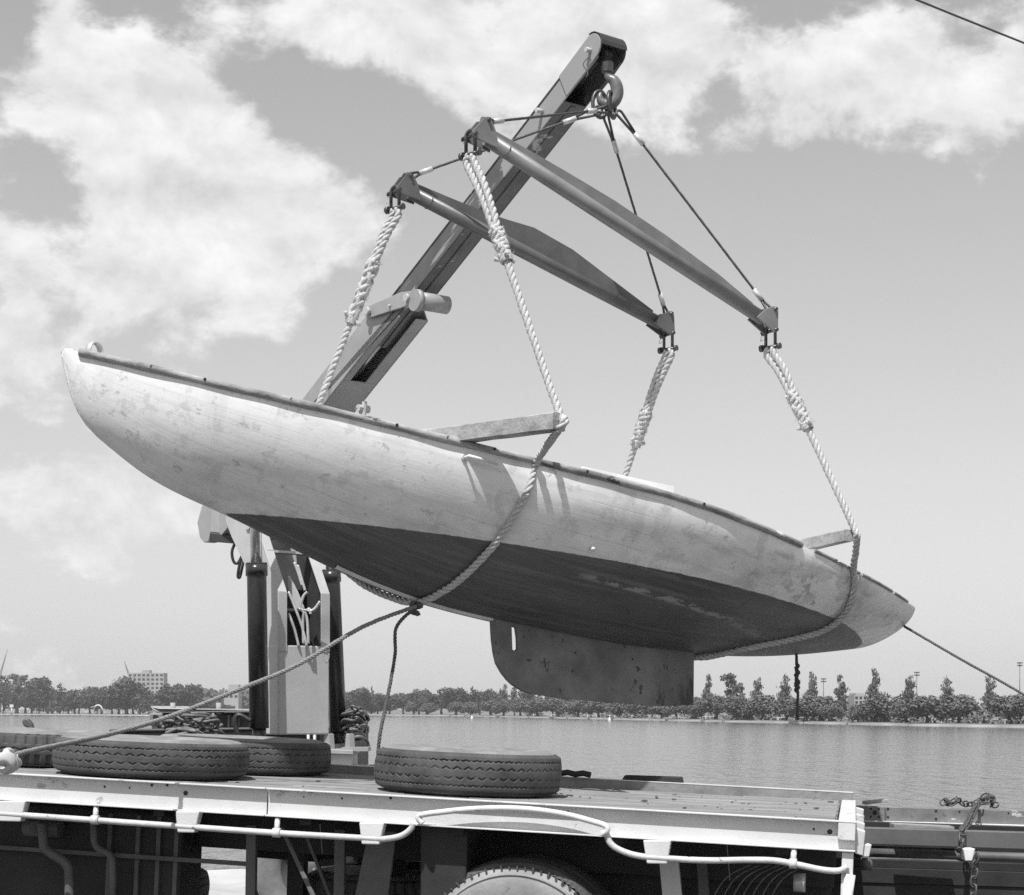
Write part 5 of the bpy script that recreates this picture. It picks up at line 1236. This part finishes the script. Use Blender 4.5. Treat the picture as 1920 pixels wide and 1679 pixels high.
for (s, u) in ((BLEN-.05, .0), (BLEN-.62, .02)):
    c = BP(s, -we-.012, u); mb = MB(); mb.tube([c-LTB*.04, c+LTB*.02], .016, 12); mb.build('head_pin', Mt['crane'], ext)
cc = [BP(BLEN-.05, -we-.035, .0)+Vector((-.02*t+.018*math.sin(9*t), -.01, -.18*t)) for t in np.linspace(0, 1, 24)]; mb = MB(); mb.tube(cc, .0035, 5); mb.build('pin_chain', Mt['under2'], ext)
mb = MB(); mb.beam(BP(BLEN-.05, 0, -.03), at(1139, 132, 11.02), LTB*.03, AXB*.035); mb.build('hook_hanger', Mt['dark_steel'], ext, bevel=.006)
# hook
hk = thing('crane_hook', 'heavy grey forged hook under the boom tip', 'hook', at(1140, 200, 11.0)); Yh = 11.0
hpt = [(1139,126),(1139,140),(1143,147),(1151,152),(1156,162),(1157,175),(1153,187),(1145,195),(1136,196),(1128,191),(1125,182),(1127,174)]
rad = [.024,.024,.028,.036,.040,.042,.042,.040,.036,.030,.022,.010]
P_ = spline([at(x, y, Yh-.02*i/11) for i, (x, y) in enumerate(hpt)], 6); Rr = list(np.interp(np.linspace(0, len(hpt)-1, len(P_)), range(len(hpt)), rad)); mb = MB(); mb.tube(P_, Rr, 14); mb.build('hook_body', Mt['hook'], hk)
mb = MB(); mb.tube([at(1139, 118, Yh), at(1139, 136, Yh)], .038, 8, smooth=False); mb.build('swivel_nut', Mt['shackle'], hk)

# column: frame measured from its front left corner
def CPt(l, d, z): return Vector((cpos.x, cpos.y, 0))+LT*l-HB*d+Vector((0, 0, z))    # l sideways, d back from the front face, z world height
def zp(py, Y=13.95): return HC+(CY-py)/F*Y
cw = .245
mb = MB(); mb.beam(CPt(0, .19, zp(1378)), CPt(0, .19, zp(1211)), LT*cw, HB*.19); col = mb.build('column', Mt['crane'], crane, bevel=.012)
# two cheek plates that lean back to the knuckle, with front flanges
zk0, zb, zt = zp(1211), zp(1113), KNU.z
kd = -(KNU-Vector((cpos.x, cpos.y, 0))).dot(HB)
for sg in (-1, 1):
    l = sg*(cw-.006)
    za = lambda y: zp(y, 14.25)
    pts = [CPt(l, 0, zk0-.10), CPt(l, 0, zb), CPt(l, .31, za(1000)), CPt(l, .42, za(962)), CPt(l, .60, za(942)), CPt(l, .82, za(946)), CPt(l, .86, za(975)), CPt(l, .77, za(1003)), CPt(l, .55, za(1059)), CPt(l, .42, za(1110)), CPt(l, .38, zk0-.10)]
    mb = MB(); mb.prism(pts, LT*(.012*-sg)); mb.build('arm_cheek', Mt['crane'], crane, bevel=.003)
    fl = [(-.0, zk0-.05), (.0, zb), (.31, za(1000)), (.42, za(962))]
    for (d0, z0), (d1, z1) in zip(fl[:-1], fl[1:]):
        mb = MB(); dd = (CPt(l, d1, z1)-CPt(l, d0, z0)).normalized(); nn = dd.cross(LT).normalized(); mb.beam(CPt(sg*(cw-.04), d0, z0)-nn*0, CPt(sg*(cw-.04), d1, z1), LT*.042, nn*.007); mb.build('arm_flange', Mt['crane'], crane, bevel=.003)
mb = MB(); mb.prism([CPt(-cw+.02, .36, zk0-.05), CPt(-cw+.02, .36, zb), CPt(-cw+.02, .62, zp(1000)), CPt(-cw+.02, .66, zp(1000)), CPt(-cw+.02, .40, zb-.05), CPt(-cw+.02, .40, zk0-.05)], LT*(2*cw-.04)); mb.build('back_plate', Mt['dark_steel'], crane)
mb = MB(); mb.beam(CPt(-cw+.02, .25, zb+.35), CPt(cw-.02, .25, zb+.35), HB*.05, Vector((0, 0, .01))); mb.build('tie_plate', Mt['crane'], crane)
mb = MB(); mb.beam(CPt(-cw+.02, .3, zb-.12), CPt(cw-.02, .3, zb-.12), HB*.06, Vector((0, 0, .01))); mb.build('tie_plate', Mt['crane'], crane)
# knuckle box at the top rear, where the boom hinges
mb = MB(); kp = lambda x, y, Y=15.0: at(x, y, Y)
pts = [kp(378,948), kp(390,940), kp(402,944), kp(398,985), kp(390,1017), kp(382,1018), kp(374,1008), kp(369,980)]
mb.prism(pts, LT*.10); mb.build('knuckle_cap', Mt['crane_sleeve'], crane, bevel=.008)
mb = MB(); mb.prism([kp(396,950,14.95), kp(440,958,14.9), kp(440,1004,14.9), kp(394,998,14.95)], LT*.42); mb.build('knuckle_box', Mt['crane_sleeve'], crane, bevel=.006)
mb = MB(); mb.prism([kp(393,999,14.93), kp(441,1005,14.88), kp(441,1020,14.88), kp(393,1016,14.93)], LT*.44); mb.build('knuckle_floor', Mt['dark_steel'], crane, bevel=.004)
mb = MB(); mb.tube([KNU-LT*.10, KNU+LT*.42], .035, 18); mb.build('knuckle_pin', Mt['shackle'], crane)
c = at(681, 767, 13.35); mb = MB(); mb.tube([c-LT*.05, c+LT*.05], .032, 8, smooth=False); mb.tube([c+Vector((.0, -.01, -.08)), c+Vector((.012, -.012, .055))], .021, 8, smooth=False); mb.tube([c+Vector((-.03, 0, -.1)), c+Vector((-.01, -.02, .02)), c+Vector((-.05, -.01, .0))], .014, 8); mb.build('hose_union', Mt['crane'], crane)
# lift cylinders either side of the column
def cylinder(pxb, pxt, yb, yt, Y, rp):
    b, t = at(pxb, yb, Y), at(pxt, yt, Y); d = (t-b).normalized(); r = rp*Y/F
    mb = MB(); mb.lathe([(.02, 0), (r, 0), (r, (t-b).length)], b, d, 36); mb.tube([b-d*.10, b+d*.01], r*.72, 16); cy = mb.build('lift_cylinder', Mt['cyl'], crane)
    mb = MB(); mb.tube([t-d*.06, t+d*.03], r*1.13, 36); mb.build('gland_ring', Mt['cyl'], cy)
    for k in range(16):
        a = 2*math.pi*k/16; u = d.orthogonal().normalized(); w = d.cross(u); c = t+d*.034+(u*math.cos(a)+w*math.sin(a))*r*.98
        mb = MB(); mb.tube([c-d*.006, c+d*.010], .010, 6); mb.build('gland_bolt', Mt['cyl'], cy)
    mb = MB(); mb.tube([t, t+d*1.25], r*.60, 24); mb.build('piston_rod', Mt['chrome'], cy)
cylinder(486, 481, 1366, 1066, 13.55, 18.2)
cylinder(634, 621, 1372, 1078, 14.45, 16.2)
mb = MB(); l = cw-.022; mb.prism([CPt(l, .03, zk0-.02), CPt(l, .03, zb), CPt(l, .32, zp(1000, 14.25)), CPt(l, .5, zp(1000, 14.25)), CPt(l, .36, zk0-.02)], LT*-.006); mb.build('arm_shade_plate', Mt['dark_steel'], crane)  # dark plate added to stand in for the shade inside the right cheek
# pipes climbing inside the arm
for pts in ([(575,1212),(566,1175),(553,1140),(541,1110)], [(560,1212),(552,1180),(541,1150)], [(569,1208),(568,1165),(570,1148)], [(578,1208),(576,1165),(572,1148)], [(571,1150),(564,1140),(568,1120),(576,1110)], [(560,1142),(585,1145),(600,1128)], [(574,1146),(580,1142),(582,1152)], [(572,1108),(565,1085),(558,1060)], [(566,1098),(560,1078),(552,1055)]):
    q = spline([at(x, y, 13.9) for x, y in pts], 8); mb = MB(); mb.tube(q, .0115, 8); mb.build('oil_pipe', Mt['pipe_light'], crane)
mb = MB(); mb.prism([at(540,1080,14.05), at(556,1112,14.05), at(567,1140,14.05), at(552,1142,14.05), at(540,1112,14.05)], LT*.02); mb.build('inner_rib', Mt['crane'], crane)
# hose loops below the knuckle
for pts in ([(441,1018),(435,1035),(438,1053),(446,1056),(455,1040),(462,1028)], [(457,1030),(449,1060),(446,1080),(450,1082),(455,1060),(461,1035)]):
    q = spline([at(x, y, 14.7) for x, y in pts], 8); mb = MB(); mb.tube(q, .013, 8); mb.build('hose_loop', Mt['hose'], crane)
for (px, py0, Y) in ((442, 975, 14.6), (478, 984, 14.2)):
    c = at(px, py0, Y); mb = MB(); mb.tube([c-LT*.06, c+LT*.02], .032, 14); mb.tube([c-LT*.07, c-LT*.05], .045, 14); mb.build('pivot_pin', Mt['crane'], crane)
for (x, y) in ((529, 1232), (611, 1238)):
    q = [at(x-5, y-12, 13.93), at(x-3, y-2, 13.93), at(x+1, y+5, 13.93), at(x+5, y-2, 13.93), at(x+6, y-12, 13.93)]; mb = MB(); mb.tube(spline(q, 5), .006, 6); mb.build('weld_scallop', Mt['crane_sleeve'], crane)
# foot: slewing base, pedestal
z0 = cpos.z
mb = MB(); mb.beam(CPt(0, .2, z0-.16), CPt(0, .2, z0-.005), LT*.17, HB*.17); mb.build('slew_neck', Mt['under'], crane)
for (px) in (578, 590):
    q = at(px, 1378, 13.95); mb = MB(); mb.tube([q, q-Vector((0, 0, .12))], .013, 8); mb.build('oil_pipe', Mt['pipe_light'], crane)
for (x0, x1) in ((607, 617), (648, 655)):
    q0 = at(x0, 1376, 14.1); q1 = at(x1, 1376, 14.1); mb = MB(); mb.prism([q0, q1, q1-Vector((-.01, 0, .14)), q0-Vector((.01, 0, .14))], LT*.05); mb.build('cylinder_foot', Mt['crane_sleeve'], crane, bevel=.006)
q0 = at(545, 1403, 13.9); q1 = at(662, 1407, 13.9)
mb = MB(); mb.prism([q0, q1, q1-Vector((0, 0, .035)), q0-Vector((0, 0, .035))], Vector((0, .6, 0))); mb.build('base_plate', Mt['crane_sleeve'], crane, bevel=.004)
mb = MB(); q0 = at(545, 1412, 13.95); q1 = at(660, 1415, 13.95); mb.prism([q0, q1, q1-Vector((0, 0, .12)), q0-Vector((0, 0, .12))], Vector((0, .5, 0))); mb.build('pedestal', Mt['crane'], crane, bevel=.004)
mb = MB(); q = at(675, 1400, 13.95); mb.prism([at(640, 1402, 13.95), at(690, 1402, 13.95), at(690, 1409, 13.95), at(640, 1409, 13.95)], Vector((0, .3, 0))); mb.build('step_plate', Mt['crane_sleeve'], crane)

# ------------------------------------------------------------------ crane truck under it
ck = thing('crane_truck', 'low dark truck chassis carrying the crane behind the tray', 'truck', (cpos.x, cpos.y+.3, 0))
mb = MB(); mb.beam((-6.5, 14.2, zp(1452)), (cpos.x+.9, 14.1, zp(1452)), (0, .75, 0), (0, 0, .05)); mb.build('deck_frame', Mt['under2'], ck, bevel=.006)
q0 = at(605, 1437, 13.6); q1 = at(664, 1438, 13.6); mb = MB(); mb.prism([q0, q1, q1-Vector((0, 0, .09)), q0-Vector((0, 0, .09))], (0, .5, 0)); mb.build('subframe', Mt['crane_sleeve'], ck, bevel=.004)
for yy in (13.7, 14.6):
    mb = MB(); mb.beam((-7, yy, .86), (cpos.x+.95, yy, .86), (0, .04, 0), (0, 0, .11)); mb.build('chassis_member', Mt['under'], ck, bevel=.006)
mb = MB(); mb.beam((-6.4, 13.9, .82), (-3.0, 13.9, .82), (0, .5, 0), (0, 0, .36)); mb.build('side_locker', Mt['under'], ck, bevel=.02)
for x in (-5.4, -1.55):
    wh = bpy.data.objects.new('wheel', None); COL.objects.link(wh); wh.parent = ck; ORG[wh] = ORG[ck]
    for nm, me in (('tyre', TY_LUG[0]), ('tyre_wall', TY_LUG[1][0]), ('tyre_wall', TY_LUG[1][1])):
        o = bpy.data.objects.new(nm, me); COL.objects.link(o); o.parent = wh; o.matrix_basis = Matrix.Translation(Vector((x, 13.45, .5))-ORG[ck]) @ Matrix.Rotation(math.radians(90), 4, 'X') @ Matrix.Scale(.92, 4)
    mb = MB(); mb.lathe([(.26, .02), (.2, -.05), (.1, -.05), (.09, .03), (.01, .03)], (x, 13.38, .5), (0, -1, 0), 30); mb.build('rim', Mt['under2'], wh)
mb = MB(); q = spline([at(x, y, 13.4) for x, y in ((470, 1352), (452, 1342), (443, 1344), (441, 1358), (446, 1378), (452, 1392))], 8); mb.tube(q, .02, 8); tag(mb.build('hose_hoop', Mt['hose']), 'stiff dark hose hoop left of the crane cylinder foot', 'hose')
# cable heaps
def heap(name, label, x0, x1, y0, y1, Y, n, seed, m, r, wild):
    q = random.Random(seed); root = thing(name, label, 'cable', at((x0+x1)/2, y1, Y), 'coils of cable by the crane')
    for k in range(n):
        pts = []; cx = (x0+x1)/2+q.uniform(-.2, .2)*(x1-x0); cy = y0+(y1-y0)*(.2+.7*q.random()); ph = q.uniform(0, 6.28)
        for i in range(10):
            a = ph+i*2*math.pi/9*(1 if q.random() < .95 else .6); w = (x1-x0)*.48*(1-wild+wild*q.uniform(.4, 1.15)); pts.append(at(min(max(cx+w*math.cos(a), x0), x1), min(max(cy+(y1-y0)*.13*math.sin(a)+q.uniform(-3, 3)*wild*3, y0), y1), Y+.25*math.sin(a)+q.uniform(-.05, .05)))
        mb = MB(); mb.tube(spline(pts, 7), r*q.uniform(.8, 1.15), 6); mb.build('cable_turn', Mt[m], root)
    return root
mb = MB(); mb.beam((at(298, 1392, 13.3).x, 13.35, 1.385), (at(428, 1392, 13.3).x, 13.35, 1.385), (0, .30, 0), (0, 0, .105)); mb.build('cable_tray', Mt['under2'], ck, bevel=.01)
heap('cable_heap', 'tangled heap of cable lying left of the crane column', 306, 418, 1338, 1392, 13.2, 13, 4, 'cable', .012, .9)
heap('cable_coil', 'neat coil of cable hung right of the crane cylinder', 640, 690, 1320, 1402, 14.5, 16, 9, 'cable', .012, .35)

# ------------------------------------------------------------------ work barge moored beyond
Yb = 30.0; bl = at(330, 1400, Yb); barge = thing('work_barge', 'dark low barge with a flat-roofed cabin moored left of the crane', 'barge', (bl.x, Yb, WATER_Z))
def bq(name, m, x0, x1, y0, y1, Y, dy, skew=0, bev=.03, parent=None):
    mb = MB(); mb.prism([at(x0, y0, Y), at(x1, y0+skew, Y), at(x1, y1+skew, Y), at(x0, y1, Y)], (0, dy, 0)); return mb.build(name, Mt[m], parent or barge, bevel=bev)
bq('hull', 'barge', 206, 640, 1373, 1560, Yb-1, 5.5, -6); bq('gunwale', 'barge', 204, 640, 1368, 1373, Yb-1.15, .3, -6, .02)
cab = bq('cabin', 'barge', 284, 470, 1337, 1372, Yb, 2.8)
mb = MB(); mb.prism([at(281, 1323.5, Yb-.2), at(300, 1329, Yb-.45), at(474, 1330, Yb-.45), at(474, 1336, Yb-.45), at(300, 1336.5, Yb-.45), at(286, 1332, Yb-.3)], (0, 3.4, 0)); mb.build('roof', Mt['barge_roof'], cab, bevel=.02)
for x in (324, 410):
    mb = MB(); mb.tube([at(x, 1340, Yb-.2), at(x, 1318, Yb-.2)], .045, 8); mb.build('stanchion', Mt['barge_roof'], cab)
bq('window', 'window', 432, 450, 1345, 1362, Yb-.05, .06, 0, 0, cab); bq('window_frame', 'barge_roof', 427, 430, 1341, 1364, Yb-.07, .06, 0, 0, cab)
pl = bq('letter_board', 'plate', 280, 305, 1337, 1362, Yb-.55, .08)
cu = bpy.data.curves.new('letter', 'FONT'); cu.body = 'B'; cu.size = .22; cu.extrude = .01; cu.align_x = 'CENTER'; cu.align_y = 'CENTER'
tmp = bpy.data.objects.new('letter_tmp', cu); COL.objects.link(tmp); dg = bpy.context.evaluated_depsgraph_get(); me = bpy.data.meshes.new_from_object(tmp.evaluated_get(dg)); bpy.data.objects.remove(tmp)
me.materials.clear(); me.materials.append(Mt['black']); lo = bpy.data.objects.new('letter', me); COL.objects.link(lo); lo.parent = pl; lo.rotation_euler = (math.radians(90), 0, 0); lo.location = at(292, 1350, Yb-.57)-ORG[pl]

# ------------------------------------------------------------------ person at the left, only the gripping hand is in the picture
def person():
    foot = Vector((-3.15, 8.1, 0)); root = thing('person', 'bare hand and forearm of a person gripping the tag rope at the left edge', 'person', foot)
    hand = HAND
    d = (at(52, 1410, 7.7)-HAND).normalized()                    # along the rope
    def skin(name, m, verts, edges, radii, sub=2, parent=root):
        me = bpy.data.meshes.new(name); me.from_pydata([tuple(Vector(v)-ORG[root]) for v in verts], edges, []); me.materials.append(Mt[m]); o = bpy.data.objects.new(name, me); COL.objects.link(o); o.parent = parent; ORG[o] = ORG[root]
        md = o.modifiers.new('skin', 'SKIN'); md.use_smooth_shade = True
        for i, r in enumerate(radii): me.skin_vertices[0].data[i].radius = (r, r) if not isinstance(r, tuple) else r
        me.skin_vertices[0].data[0].use_root = True
        s = o.modifiers.new('sub', 'SUBSURF'); s.levels = sub; s.render_levels = sub; return o
    sh = Vector((-3.0, 8.05, 1.46)); el = Vector((-2.80, 7.78, 1.22)); wr = hand-d*.115+Vector((0, -.01, .015))
    # body and reaching arm, one surface
    pel = foot+Vector((0, 0, .95)); V = [pel, foot+Vector((0, 0, 1.15)), foot+Vector((.02, 0, 1.36)), foot+Vector((.03, 0, 1.50)), foot+Vector((.05, 0, 1.66)),   # 0-4 spine, neck, head
         foot+Vector((.02, .11, .9)), foot+Vector((.06, .12, .5)), foot+Vector((.0, .13, .09)), foot+Vector((.13, .14, .04)),
         foot+Vector((-.02, -.11, .9)), foot+Vector((-.05, -.13, .5)), foot+Vector((-.08, -.14, .09)), foot+Vector((.05, -.15, .04)),
         foot+Vector((.04, .19, 1.40)), foot+Vector((.16, .27, 1.15)), foot+Vector((.36, .20, 1.22)),
         foot+Vector((.05, -.18, 1.40)), el, (el+wr)/2]
    E = [(0,1),(1,2),(2,3),(3,4),(0,5),(5,6),(6,7),(7,8),(0,9),(9,10),(10,11),(11,12),(2,13),(13,14),(14,15),(2,16),(16,17),(17,18)]
    R_ = [.15,.14,.17,.06,.10,.095,.07,.05,.045,.095,.07,.05,.045,.07,.05,.04,.075,.055,.05]
    skin('clothed_body', 'shirt', V, E, R_)
    # forearm and hand: palm, four curled fingers and a thumb closed round the rope
    up = (UP-d*UP.dot(d)).normalized(); out = d.cross(up).normalized()            # out points away from the camera side
    if out.y > 0: out = -out
    pc = hand-d*.012; k_ = 1.15
    # back of the hand lies on the camera side, the fingers go under the rope and up behind it, the thumb runs along the top
    V = [(el+wr)/2, wr, wr+d*.04+out*.012, pc-d*.022+out*.026*k_+up*.006, pc+d*.018+out*.026*k_+up*.004]; E = [(0,1),(1,2),(2,3),(3,4)]; R_ = [.038,.029,(.030,.028),(.032,.021),(.028,.018)]
    for k in range(4):
        b = pc+d*(-.040+.028*k)*k_; r = (.0125, .013, .0125, .0105)[3-k]; ln = (.90, 1.05, 1.08, 1.0)[k]*k_
        p1 = b+out*.038*k_-up*.020*ln; p2 = b+out*.012*k_-up*.046*ln; p3 = b-out*.022*ln-up*.034*ln; p4 = b-out*.026*ln-up*.004*ln
        i = len(V); V += [p1, p2, p3, p4]; E += [(3 if k < 2 else 4, i), (i, i+1), (i+1, i+2), (i+2, i+3)]; R_ += [.0145, r+.001, r, r*.85]
    i = len(V); V += [pc-d*.005+out*.008+up*.034*k_, pc+d*.028+out*.010+up*.032*k_, pc+d*.056+out*.014+up*.020*k_]; E += [(3, i), (i, i+1), (i+1, i+2)]; R_ += [.0165, .0135, .0105]
    skin('hand', 'skin', V, E, R_)
    hc = foot+Vector((.07, 0, 1.70)); mb = MB(); mb.lathe([(.005, .115), (.05, .105), (.085, .06), (.095, .0), (.085, -.06), (.06, -.10), (.01, -.12)], hc, UP, 20); mb.build('head', Mt['skin'], root)
    mb = MB(); mb.lathe([(.005, .128), (.055, .117), (.092, .07), (.104, .01), (.10, -.02)], hc+Vector((-.012, 0, 0)), UP, 20); mb.build('hair', Mt['hair'], root)
    mb = MB(); mb.tube([hc+Vector((.088, 0, .02)), hc+Vector((.115, 0, -.02)), hc+Vector((.09, 0, -.03))], [.008, .014, .01], 8); mb.build('nose', Mt['skin'], root)
    for s in (-1, 1):
        mb = MB(); mb.disc(hc+Vector((.084, s*.033, .02)), (1, 0, 0), .010, .01, 8); mb.build('eye', Mt['hair'], root)
        mb = MB(); mb.tube([hc+Vector((-.005, s*.092, .03)), hc+Vector((-.015, s*.104, .0)), hc+Vector((0, s*.093, -.03))], .010, 6); mb.build('ear', Mt['skin'], root)
    mb = MB(); mb.tube([hc+Vector((.082, -.022, -.062)), hc+Vector((.09, 0, -.064)), hc+Vector((.082, .022, -.062))], .006, 6); mb.build('mouth', Mt['trousers'], root)
person()

# ------------------------------------------------------------------ summer haze over the lake
hz = MB(); hz.beam((0, -40, 22), (0, 1420, 22), (760, 0, 0), (0, 0, 26)); ho = hz.build('haze', Mt['black'], origin=(0, 0, 0)); ho['kind'] = 'stuff'
hm = bpy.data.materials.new('summer_haze'); hm.use_nodes = True; nt = hm.node_tree; nt.nodes.remove(nt.nodes['Principled BSDF'])
pv = nt.nodes.new('ShaderNodeVolumePrincipled'); pv.inputs['Color'].default_value = (1, 1, 1, 1); pv.inputs['Density'].default_value = .00017; pv.inputs['Anisotropy'].default_value = .2
nt.links.new(pv.outputs[0], nt.nodes['Material Output'].inputs['Volume']); ho.data.materials.clear(); ho.data.materials.append(hm)

# ------------------------------------------------------------------ low scrub between the willow trunks, one mass
def scrub():
    r = np.random.RandomState(12); P = []
    for px in np.arange(985, 1990, 7.0):
        if r.rand() < .68: continue
        Y0 = shoreY(px)*1.012+4+14*r.rand(); n = 70; h = (2.2+2.6*r.rand())*(.6+.6*math.sin(px*.05)**2); w = 2.2+2*r.rand()
        d = r.normal(0, 1, (n, 3)); d /= np.linalg.norm(d, axis=1)[:, None]; X0 = (px-CX)/F*Y0
        P.append(np.stack([X0+d[:, 0]*w*r.rand(n)**.4, Y0+d[:, 1]*1.5, LAND_Z+np.abs(d[:, 2])*h*r.rand(n)**.3], 1))
    P = np.concatenate(P); dd = P*0; dd[:, 2] = .6; dd[:, 1] = -.6
    me = leaf_mesh('shore_scrub', P, dd, .34, Mt['leaf_a'], 5); o = bpy.data.objects.new('shore_scrub', me); COL.objects.link(o); tag(o, 'low dark scrub growing between the willow trunks', 'scrub', kind='stuff')
scrub()
